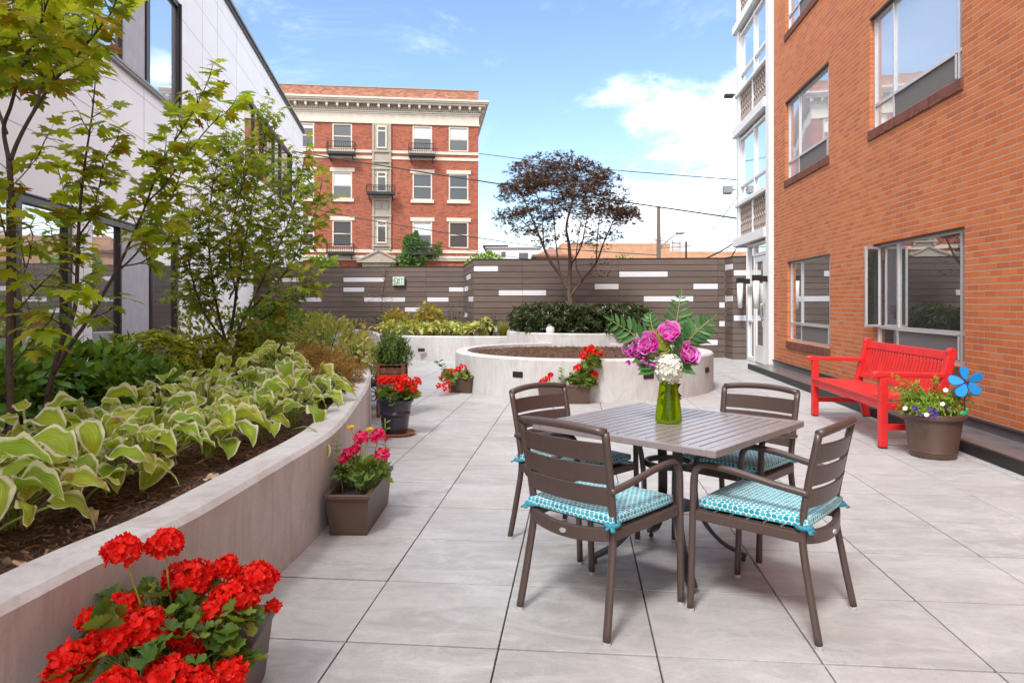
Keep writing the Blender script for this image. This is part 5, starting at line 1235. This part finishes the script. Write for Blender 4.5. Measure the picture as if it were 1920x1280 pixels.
# bushes beyond the fence and ivy
shrub('bush','lime green hedge top beyond the fence right of the apartment block','bush',P_(915,30,0),(1.35,.8,1.75),2600,OVAL,.16,'bushlit',None,seed=90,shell=.8,rough=.15,up=.7,low=-.2)
shrub('bush','green bush top beyond the fence below the left balcony','bush',P_(606,28,0),(.75,.7,1.62),1500,OVAL,.15,'bushlit',None,seed=91,shell=.7,rough=.2,up=.7,low=-.2)
shrub('bush','olive green bush beyond the fence behind the right maple branches','bush',P_(1170,34,0),(1.5,.8,1.85),1800,OVAL,.14,'herb',None,seed=92,shell=.7,rough=.3,up=.7,low=-.2)
random.seed(95)
loc=lambda a,z,d:oF+Vector((math.cos(aF)*a-math.sin(aF)*(-d),math.sin(aF)*a+math.cos(aF)*(-d),z))
o=loc(8.4,4,0);o.z=0;t=thing('ivy','green ivy climbing the apartment block beside the lowest right balcony','ivy',tuple(o));fs=[];b=MB(o)
for i in range(3600):
    r=random.random()
    if r<.5: z=U(3.2,5.6);a=8.2+U(-1.6,1.1)*(1-(z-3.2)/3.6)
    elif r<.75: z=U(4.6,6.0);a=8.15+U(-.35,.35)
    else: z=4.9+U(-.7,.45);a=U(7.6,10.0)
    q=loc(a,z,-(.1+abs(random.gauss(0,.28))) if False else U(.05,.75));q=q
    if noise.noise((a*1.3,z*1.3,0))<-.22: continue
    fs.append(fr(q,rv(1)-Z*.6,Vector((dF.y,-dF.x,.4))+rv(.5),U(.12,.2)))
b.inst(OVAL,fs);b.build('foliage',M['ivy'],t)
b=MB(o);b.tube([loc(8.3,0,.1),loc(8.2,3,.1),loc(8.25,5.6,.1)],.05,6);b.build('stem',M['bark'],t)
# ------------------------------------------------------------------ geraniums
def head(b,c,r,n,ps,up=Z):
    fs=[[] for _ in PETS]
    for i in range(n):
        k=(i+.5)/n;ph=i*2.39996;zz=1-1.55*k;rr=math.sqrt(max(0,1-zz*zz));q=Vector((rr*math.cos(ph),rr*math.sin(ph),zz))+rv(.12)
        q.normalize();lump=1+.22*noise.noise((q.x*1.7+c.x*31,q.y*1.7+c.y*17,q.z*1.7));p=c+Vector((q.x*1.08,q.y*1.08,q.z*.84))*(r*lump*U(.80,1.02));o=q.orthogonal().normalized();o2=q.cross(o);a0=U(0,6)
        for j in range(5):
            a=a0+2*PI*j/5;tg=o*math.cos(a)+o2*math.sin(a)
            fs[j%4].append(fr(p,tg*1.0+q*U(.05,.45),q-tg*.2,ps*U(.8,1.1)))
    for tm,f in zip([PFLAT,PFLAT,PETS[0],PFLAT],fs): b.inst(tm,f)
def geranium(label,base,heads,leaves,mat='gred',n=34,ps=.022,ls=.07,name='geranium',seed=5,st_mat='stalk',extra=None,group='geraniums'):
    random.seed(seed);base=Vector(base);t=thing(name,label,'geranium',tuple(base),0,group)
    for (c,r) in heads:
        b=MB(base);head(b,c,r,max(8,int(n*(r/.055)**1.6)),ps);hd=b.build('flower_head',M[mat],t,smooth=True)
        b=MB(base);q=base+Vector((c.x-base.x,c.y-base.y,0))*.45;q.z=base.z
        b.tube(catmull([q,q.lerp(c,.6)+rv(.015),c-Z*r*.1],4),.0032,5);b.build('flower_stalk',M[st_mat],hd,smooth=True)
    b=MB(base);s=MB(base);fs=[]
    for (c,rad,k) in leaves:
        for i in range(k):
            q=sph();q.z=abs(q.z)*1.0-.15;p=c+Vector((q.x*rad[0],q.y*rad[1],q.z*rad[2]))*U(.55,1)
            out=(p-c);out.normalize();nn=(Z*.8+out*.9+rv(.45));d=(out+rv(.6)-Z*.2);f=fr(p,d,nn,ls*U(.6,1.15));fs.append(f)
            q0=base+(Vector((c.x,c.y,base.z))-base)*.7+rv(.03);q0.z=base.z;s.tube([q0,(q0+p)/2+Z*.03,p],.0018,3,cap=False)
    b.inst(GER,fs);b.build('foliage',M['gerleaf'],t,smooth=True);s.build('stem',M[st_mat],t);return t
b1=Vector((T1.x,T1.y,.18));A1=lambda u,v,d:at(u,v,d)
hs=[(230,1032,2.08,.048),(309,1020,2.25,.052),(352,1088,2.30,.074),(424,1066,2.42,.042),(482,1088,2.38,.062),(440,1122,2.26,.066),(398,1148,2.2,.038),(232,1140,2.12,.046),(170,1162,2.08,.032),(268,1176,2.03,.060),(212,1192,1.98,.056),(310,1190,2.05,.040),(355,1213,2.10,.042),(140,1236,1.9,.052),(118,1262,1.86,.042),(310,1272,1.92,.06),(372,1284,1.95,.045),(430,1262,2.05,.042),(511,1137,2.38,.018),(325,1130,2.3,.02),(215,1290,1.82,.05)]
heads=[(A1(u,v,d),r*.93) for u,v,d,r in hs]
random.seed(3);lv=[(A1(280,1150,2.2),(.16,.14,.10),26),(A1(390,1170,2.2),(.15,.15,.09),40),(A1(432,1180,2.25),(.07,.10,.08),26),(A1(330,1230,2.1),(.17,.15,.13),40),(A1(220,1215,2.0),(.14,.14,.12),30),(A1(255,1130,2.25),(.08,.10,.06),14),(A1(455,1130,2.35),(.04,.06,.04),8),(A1(370,1120,2.4),(.10,.08,.07),20),(A1(410,1250,2.1),(.10,.10,.07),20)]
geranium('dense scarlet geranium with big flower heads in the nearest planter box',b1,heads,lv,n=62,ps=.0185,ls=.075,seed=6)
b2=Vector((T2.x,T2.y,.19))
geranium('crimson pink geranium in the box against the curved wall',b2,[(at(678,821,4.3),.042),(at(710,818,4.35),.044),(at(717,852,4.25),.038),(at(655,850,4.35),.035),(at(642,862,4.3),.022),(at(666,842,4.3),.022)],[(at(680,885,4.3),(.14,.2,.10),60),(at(655,880,4.4),(.09,.12,.08),26),(at(705,890,4.3),(.08,.15,.09),26)],'gpink',26,.021,.07,seed=7)
t=thing('daisy_plant','two yellow daisies on thin stems behind the pink geraniums','flower',tuple(b2));
for u,v in ((657.7,802),(693,806)):
    c=at(u,v,4.55);b=MB(b2);b.inst(PFLAT,[fr(c,Vector((math.cos(a),math.sin(a)*.5,.3)),Z-Vector((0,1,0)),.026) for a in [2*PI*k/11 for k in range(11)]]);h_=b.build('flower_head',M['yel_petal'],t)
    b=MB(b2);q=Vector((b2.x+U(-.05,.05),b2.y+.1,b2.z));b.tube(catmull([q,q.lerp(c,.6)+rv(.02),c],4),.0025,5);b.build('flower_stalk',M['stalk'],h_)
def sprig(label,base,tip,n,ls,mat,cat='plant',tm=OVAL,w=.05,name='leafy_sprig'):
    base=Vector(base);t=thing(name,label,cat,tuple(base));b=MB(base);P=catmull([base,base.lerp(tip,.5)+rv(.02),tip],6);b.tube(P,.003,5);b.build('stem',M['stalk'],t)
    fs=[]
    for i in range(n):
        k=.25+.75*(i/n);p=P[min(len(P)-1,int(k*(len(P)-1)))]
        for s in (-1,1): fs.append(fr(p+rv(.008),Vector((s*.9,U(-.5,.5),.35))+rv(.3),Z+rv(.5),ls*U(.7,1.1)))
    b=MB(base);b.inst(tm,fs);b.build('leaf',M[mat],t)
sprig('pale variegated leafy sprig standing behind the right pink geranium',(b2.x+.08,b2.y+.2,.19),at(722,784,4.6),16,.045,'herb')
sprig('thin weedy sprig at the left end of the pink geranium box',(b2.x-.08,b2.y-.1,.19),at(630,812,4.25),16,.03,'herb')
bN=Vector((PN.x,PN.y,.31))
geranium('scarlet geranium in the glazed navy pot',bN,[(at(718,713,7.1),.048),(at(741,712,7.15),.046),(at(757,714,7.1),.066),(at(748,728,7.0),.04),(at(773,729,7.1),.042),(at(781,715,7.2),.042)],[(at(745,742,7.15),(.18,.16,.10),90),(at(768,740,7.15),(.10,.12,.10),36)],'gred',24,.024,.075,seed=9)
b4=Vector((T4.x,T4.y,.18))
geranium('trailing red geranium in the small box at the left of the round planter',b4,[(at(u,v,d),r) for u,v,d in [(836,699,10.4),(843,697,10.4),(867,688,10.5),(858,694,10.5),(879,690,10.6),(890,700,10.6),(830,708,10.3),(838,718,10.2),(837,730,10.15),(825,724,10.15)] for r in (.045,)],[(at(860,705,10.5),(.26,.16,.12),80),(at(838,712,10.3),(.10,.12,.14),36),(at(880,704,10.6),(.12,.12,.09),30)],'gred',14,.026,.07,seed=10)
sprig('slender green sprig at the left of the small round planter box',(b4.x-.15,b4.y-.05,.18),at(820,676,10.4),12,.09,'herb')
b3=Vector((T3.x,T3.y,.20))
geranium('tall straggly red geranium leaning on the round planter wall',b3,[(at(u,v,d),r) for u,v,d,r in [(1097,668,9.45,.06),(1100,656,9.45,.035),(1114,660,9.45,.05),(1124,662,9.45,.04),(1083,689,9.4,.045),(1114,702,9.4,.05),(1109,650,9.5,.02),(1032,703,9.35,.025),(1026,711,9.35,.035),(1016,717,9.35,.035)]],[(at(1090,712,9.4),(.20,.12,.12),90),(at(1108,685,9.42),(.12,.10,.16),60),(at(1115,670,9.45),(.09,.08,.08),26),(at(1100,722,9.35),(.14,.12,.08),40)],'gred',16,.028,.075,seed=11)
sprig('pale yellow green sprig in the middle of the box behind the chair',(b3.x-.05,b3.y,.2),at(1053,688,9.4),18,.05,'bushlit')
# herbs on the cedar stand
hb=Vector((CS.x,CS.y,.58));shrub('herb_plant','bushy green herbs growing in the tall wooden planter stand','herb',hb,(.20,.19,.20),2000,NARROW,.055,'herb',None,ros=2,up=.8,seed=100,shell=.2,rough=.4,stems=16)
sh=NC+Vector((0,0,.33));shrub('potted_plant','dark reddish leafy plant on the navy chair','plant',(sh.x-.02,sh.y,.35),(.16,.16,.20),500,OVAL,.05,'bronze',None,seed=101,shell=.2,stems=6)
# petunias in the big brown pot
pb=Vector((PB.x,PB.y,.36));shrub('petunia_plant','yellow green trailing foliage plant in the big brown pot','plant',(pb.x-.06,pb.y,.35),(.22,.2,.11),900,OVAL,.036,'bushlit',None,ros=2,up=.4,seed=103,shell=.2,rough=.6,stems=8,stemmat='stalk')
t=thing('trailing_twig','thin arching twigs with tiny leaves rising left over the brown pot','plant',tuple(pb));b=MB(pb);fs=[];random.seed(8)
for i in range(44):
    e=at(U(1668,1770),U(690,760),U(5.85,6.3)) if i<24 else at(U(1800,1835),U(715,770),6.1);m=pb.lerp(e,.5)+Z*.06+rv(.03);P=catmull([pb+rv(.06),m,e],4);b.tube(P,.0016,3,cap=False)
    for p in P[3:]:
        for k in range(4): fs.append(fr(p+rv(.012),rv(1),Z+rv(.6),U(.016,.034)))
b.build('stem',M['stalk_dark'],t);b=MB(pb);b.inst(OVAL,fs);b.build('leaf',M['bushlit'],t)
t=thing('petunia','white and violet petunias at the rim of the big brown pot','flower',tuple(pb))
def trumpet(c,s,mat,up_):
    b=MB(pb);o=up_.orthogonal().normalized();o2=up_.cross(o);b.inst(PFLAT,[fr(c,(o*math.cos(a)+o2*math.sin(a))+up_*.45,up_,s) for a in [2*PI*k/5 for k in range(5)]]);b.build('flower',M[mat],t,smooth=True)
vw=Vector((-.4,-1,.5)).normalized()
for u,v in ((1698,766),(1738,778),(1773,732),(1768,758)): trumpet(at(u,v,5.87),.024,'white_petal',(vw+rv(.3)).normalized())
for i in range(17): trumpet(at(U(1708,1776),U(763,783),U(5.86,5.98)),.017,'violet',(vw+rv(.5)).normalized())
# ------------------------------------------------------------------ bouquet
random.seed(50);vb=Vector((vp.x,vp.y,.74));BQ=thing('bouquet','bouquet of magenta peonies, white hydrangea and fern fronds in the green vase','bouquet',tuple(vb))
def frond(pts,ln,n,mat,wid=.9,droop=.3,tm=NARROW):
    P=catmull(pts,8);b=MB(vb);b.tube(P,.0022,5);s=b.build('frond_stem',M['stalk'],BQ,smooth=True);fs=[]
    for i in range(n):
        k=.30+.70*i/(n-1);x=k*(len(P)-1);j=min(len(P)-2,int(x));p=P[j].lerp(P[j+1],x-j);d=(P[j+1]-P[j]).normalized();sd=d.cross(VN)
        if sd.length<.05: sd=Vector((1,0,0))
        sd.normalize();l=ln*math.sin(PI*(.22+.70*(i/(n-1))))**.7
        for g in (-1,1): fs.append((lambda f:(f[0],f[1]*wid*1.35,f[2],f[3]))(fr(p,sd*g*1.0+d*U(.65,.95)-Z*U(0,droop),VN+rv(.25),l*U(.9,1.1))))
    fs.append(fr(P[-1],(P[-1]-P[-2]),VN,ln*.6));b=MB(vb);b.inst(tm,fs);b.build('frond_leaf',M[mat],s)
VN=Vector((.0,-1,.35)).normalized();dv=3.62
frond([vb+Z*.15,at(1258,670,dv),at(1266,620,dv+.03),at(1275,560,dv+.05)],.105,12,'frond',.95)
frond([vb+Z*.15,at(1275,665,dv),at(1300,628,dv-.03),at(1330,600,dv-.06)],.100,10,'frond',.9)
frond([vb+Z*.15,at(1230,668,dv),at(1195,632,dv-.02),at(1150,603,dv-.05)],.105,10,'frond',.95)
frond([vb+Z*.15,at(1262,680,dv+.1),at(1290,635,dv+.12),at(1310,612,dv+.16)],.09,9,'frond',.9)
frond([vb+Z*.15,at(1235,660,dv),at(1222,610,dv+.05),at(1219,588,dv+.08)],.06,9,'frond',1.2)
frond([vb+Z*.15,at(1250,665,dv-.03),at(1238,640,dv-.03),at(1222,621,dv-.04)],.045,14,'frond_y',.8)
for u,v,u2,v2 in ((1230,680,1198,690),(1230,690,1206,697),(1268,685,1292,694),(1270,678,1300,680),(1220,670,1190,676)):
    b=MB(vb);b.inst(OVAL,[fr(at(u,v,dv-.02),at(u2,v2,dv-.05)-at(u,v,dv-.02),VN+Z*.5,.11)]);b.build('leaf',M['frond'],BQ)
def peony(c,r,ax,n=22):
    r*=1.04
    ax=Vector(ax).normalized();o=ax.orthogonal().normalized();o2=ax.cross(o);b=MB(vb);fs=[[] for _ in PETS]
    for i in range(n):
        k=i/n;a=i*2.39996+U(-.2,.2);tg=o*math.cos(a)+o2*math.sin(a);op=.20+.95*k
        fs[i%4].append(fr(c-ax*r*.45+tg*r*.12*k,(ax*(1.15-op*.75)+tg*op),(ax-tg*(1.2-.6*k)),r*(.75+.45*k)*U(.9,1.1)))
    for tm,f in zip(PETS,fs): b.inst(tm,f)
    b.build('peony_bloom',M['peony'],BQ,smooth=True)
peony(at(1254,627,dv),.062,(-.1,-.7,.75));peony(at(1288,664,dv-.02),.058,(.45,-.75,.35));peony(at(1218,647,dv-.04),.058,(-.35,-.8,.45));peony(at(1199,654,dv-.02),.050,(-.55,-.75,.25));peony(at(1184,652,dv-.01),.048,(-.8,-.55,.35),16)
peony(at(1222,684,dv-.03),.030,(-.3,-.5,-.5),8);peony(at(1208,676,dv-.03),.040,(-.4,-.6,-.4),9);peony(at(1178,678,dv),.022,(-.5,-.2,-.8),5)
b=MB(vb);hc=at(1253,692,dv-.02);fs=[];fr2=0
for i in range(150):
    k=(i+.5)/150;ph=i*2.39996;zz=1-1.8*k;rr=math.sqrt(max(0,1-zz*zz));q=Vector((rr*math.cos(ph),rr*math.sin(ph),zz))+rv(.1);q.normalize()
    p=hc+Vector((q.x*.066,q.y*.066,q.z*.075))*U(.85,1.08);o=q.orthogonal().normalized();o2=q.cross(o);a0=U(0,6)
    for j in range(4): a=a0+PI/2*j;tg=o*math.cos(a)+o2*math.sin(a);fs.append(fr(p,tg+q*U(.1,.5),q,.018*U(.8,1.2)))
b.ball(hc,.060,14,8,(1,1,1.12))
b.inst(PFLAT,fs);b.build('hydrangea_bloom',M['white_petal'],BQ,smooth=True)
b=MB(vb)
for i in range(16):
    a=U(0,6.3);q=vb+Vector((.035*math.cos(a),.035*math.sin(a),.006));nk=Vector((vb.x+U(-.02,.02),vb.y+U(-.02,.02),.94));e=nk+Vector((U(-.06,.06),U(-.03,.03),.09));b.tube(catmull([q,q.lerp(nk,.5)+rv(.006),nk,e],4),.0042,6)
b.inst(OVAL,[fr(vb+Vector((U(-.025,.03),U(-.02,.02),U(.05,.18))),rv(1)+Z*.5,rv(1),.055) for _ in range(40)])
b.build('flower_stem',simple('dark_wet_stem',(.02,.035,.012),.4),BQ,smooth=True)
# dry leaves lying about on the bark
random.seed(70)
for i,(u,v,lb) in enumerate(((10,1062,'curled dry leaf on the wall edge at the left photo border'),(385,900,'dry curled leaf on the bark near the wall middle'),(160,962,'dry shrivelled leaf lying at the foot of the front hosta stalks'))):
    dd=(H-.5)*F/(v-567);p=W((u-960)/F*dd,dd,.505);t=thing('dry_leaf',lb,'dry leaf',tuple(p),0,'dry leaves on the bark');b=MB();b.inst(HOSTA[i],[fr(Vector((0,0,0)),rv(1)*.6+Vector((1,0,0)),Z+rv(.4),.09)]);b.build('leaf',M['litter'],t,smooth=True)
random.seed(91);b=MB()
fs=[fr(Vector((c_[0]+random.gauss(0,s_),c_[1]+random.gauss(0,s_),.003)),Vector((U(-1,1),U(-1,1),.1)),Z+rv(.3),U(.012,.020)) for c_,s_,n_ in ((W(-1.05,10.15),.12,9),(W(.75,9.1),.2,5)) for _ in range(n_)]
b.inst(PFLAT,fs);tag(b.build('fallen_petals',M['gpink']),'few fallen pink petals on the paving beside the small far planter box','petals',kind='stuff')
b=MB();fs=[]
for i in range(160):
    e=random.choice((0,1,2));
    if e==0: q=random.choice(left_out[8:60]);q=q+Vector((abs(random.gauss(0,.07))+.015,random.gauss(0,.1),0))
    elif e==1: a_=R(U(180,340));rr_=cr+.02+abs(random.gauss(0,.05));q=Vector((cx+rr_*math.cos(a_),cy+rr_*math.sin(a_),0))
    else: q=Vector((3.44-abs(random.gauss(0,.06)),U(3,14),0))
    fs.append(fr(Vector((q.x,q.y,.003)),Vector((U(-1,1),U(-1,1),.05)),Z+rv(.5),U(.008,.022)))
b.inst(OVAL,fs);tag(b.build('leaf_litter',M['litter']),'tiny dry leaf litter along the foot of the planter walls and kerb','leaf litter',kind='stuff')
# ================================================================== SKY, SUN, CAMERA
w=bpy.data.worlds.new("World");sc.world=w;w.use_nodes=True;nt=w.node_tree;nt.nodes.clear()
SUN_EL,SUN_AZ=R(50),R(-160)      # azimuth from +Y towards +X
out=nt.nodes.new('ShaderNodeOutputWorld');bg=nt.nodes.new('ShaderNodeBackground');sky=nt.nodes.new('ShaderNodeTexSky');sky.sky_type='NISHITA';sky.sun_disc=False
sky.sun_elevation=SUN_EL;sky.sun_rotation=SUN_AZ;sky.air_density=1.0;sky.dust_density=.6;sky.ozone_density=2.6
tc=nt.nodes.new('ShaderNodeTexCoord');L=nt.links.new
def nn(k,**kw):
    x=nt.nodes.new(k)
    for a,b_ in kw.items(): setattr(x,a,b_)
    return x
def mth(op,a,b_=None):
    x=nn('ShaderNodeMath',operation=op)
    for i,q in enumerate((a,b_)):
        if q is None: continue
        if isinstance(q,(int,float)): x.inputs[i].default_value=q
        else: L(q,x.inputs[i])
    return x.outputs[0]
def rmp(v,a,b_):
    x=nn('ShaderNodeMapRange',interpolation_type='SMOOTHSTEP');L(v,x.inputs[0]);x.inputs[1].default_value=a;x.inputs[2].default_value=b_;return x.outputs[0]
sp=nn('ShaderNodeSeparateXYZ');L(tc.outputs['Generated'],sp.inputs[0])
mp=nn('ShaderNodeMapping');L(tc.outputs['Generated'],mp.inputs[0]);mp.inputs['Scale'].default_value=(1,1,2.1);mp.inputs['Location'].default_value=(.35,.2,.1)
def nz(scale,det,rough,dist=0):
    x=nn('ShaderNodeTexNoise');L(mp.outputs[0],x.inputs['Vector']);x.inputs['Scale'].default_value=scale;x.inputs['Detail'].default_value=det;x.inputs['Roughness'].default_value=rough;x.inputs['Distortion'].default_value=dist;return x.outputs[0]
az=mth('ARCTAN2',sp.outputs[0],sp.outputs[1]);el=sp.outputs[2]
n1=nz(3.2,8,.56,.3);n2=nz(8,7,.6,.2)
# cumulus bank low over the right half of the street, thin scraps in the sky ahead
bank=mth('MULTIPLY',rmp(az,-.10,.22),mth('SUBTRACT',1,rmp(el,.24,.40)))
low=mth('MULTIPLY',mth('SUBTRACT',1,rmp(el,.06,.17)),rmp(az,-.28,-.05))
fill_cloud=mth('MULTIPLY',mth('MAXIMUM',rmp(mth('ABSOLUTE',az),.42,.70),rmp(el,.62,.80)),1.3)  # bright cloud added out of view, beside, behind and overhead, as fill light
mask=mth('MAXIMUM',mth('MAXIMUM',bank,low),fill_cloud)
cl=mth('ADD',mth('ADD',mth('MULTIPLY',n1,.65),mth('MULTIPLY',n2,.35)),mth('MULTIPLY',mask,.205))
cov0=rmp(cl,.59,.80);ci=mth('MULTIPLY',rmp(nz(2.2,9,.68,1.2),.54,.82),.26);cov=mth('MAXIMUM',cov0,ci)
cc_=nn('ShaderNodeMix',data_type='RGBA');L(rmp(n2,.35,.65),cc_.inputs[0]);cc_.inputs[6].default_value=(6.2,6.8,7.8,1);cc_.inputs[7].default_value=(11,10.8,10.7,1)
mx=nn('ShaderNodeMix',data_type='RGBA');L(cov,mx.inputs[0]);L(sky.outputs[0],mx.inputs[6]);L(cc_.outputs[2],mx.inputs[7])
SKYMIX=mx
L(mx.outputs[2],bg.inputs[0]);bg.inputs[1].default_value=.105;L(bg.outputs[0],out.inputs[0])
sl=bpy.data.lights.new('sun','SUN');sl.energy=1.6;sl.angle=R(12);sl.color=(1,.97,.94);so=bpy.data.objects.new('sun',sl);col.objects.link(so)
sd_=Vector((math.sin(SUN_AZ)*math.cos(SUN_EL),math.cos(SUN_AZ)*math.cos(SUN_EL),math.sin(SUN_EL)));so.rotation_euler=sd_.to_track_quat('Z','Y').to_euler()
cam=bpy.data.cameras.new('camera');cam.sensor_width=36;cam.lens=36*F/1920;cam.shift_y=-73/1920;cam.clip_end=2000;cam.clip_start=.05
co_=bpy.data.objects.new('camera',cam);col.objects.link(co_);co_.location=(0,0,H);co_.rotation_euler=(R(90),0,TH);sc.camera=co_
vsn=sc.view_settings;sc.display_settings.display_device='sRGB';vsn.view_transform='Standard';vsn.look='None';vsn.exposure=1.33;vsn.gamma=1
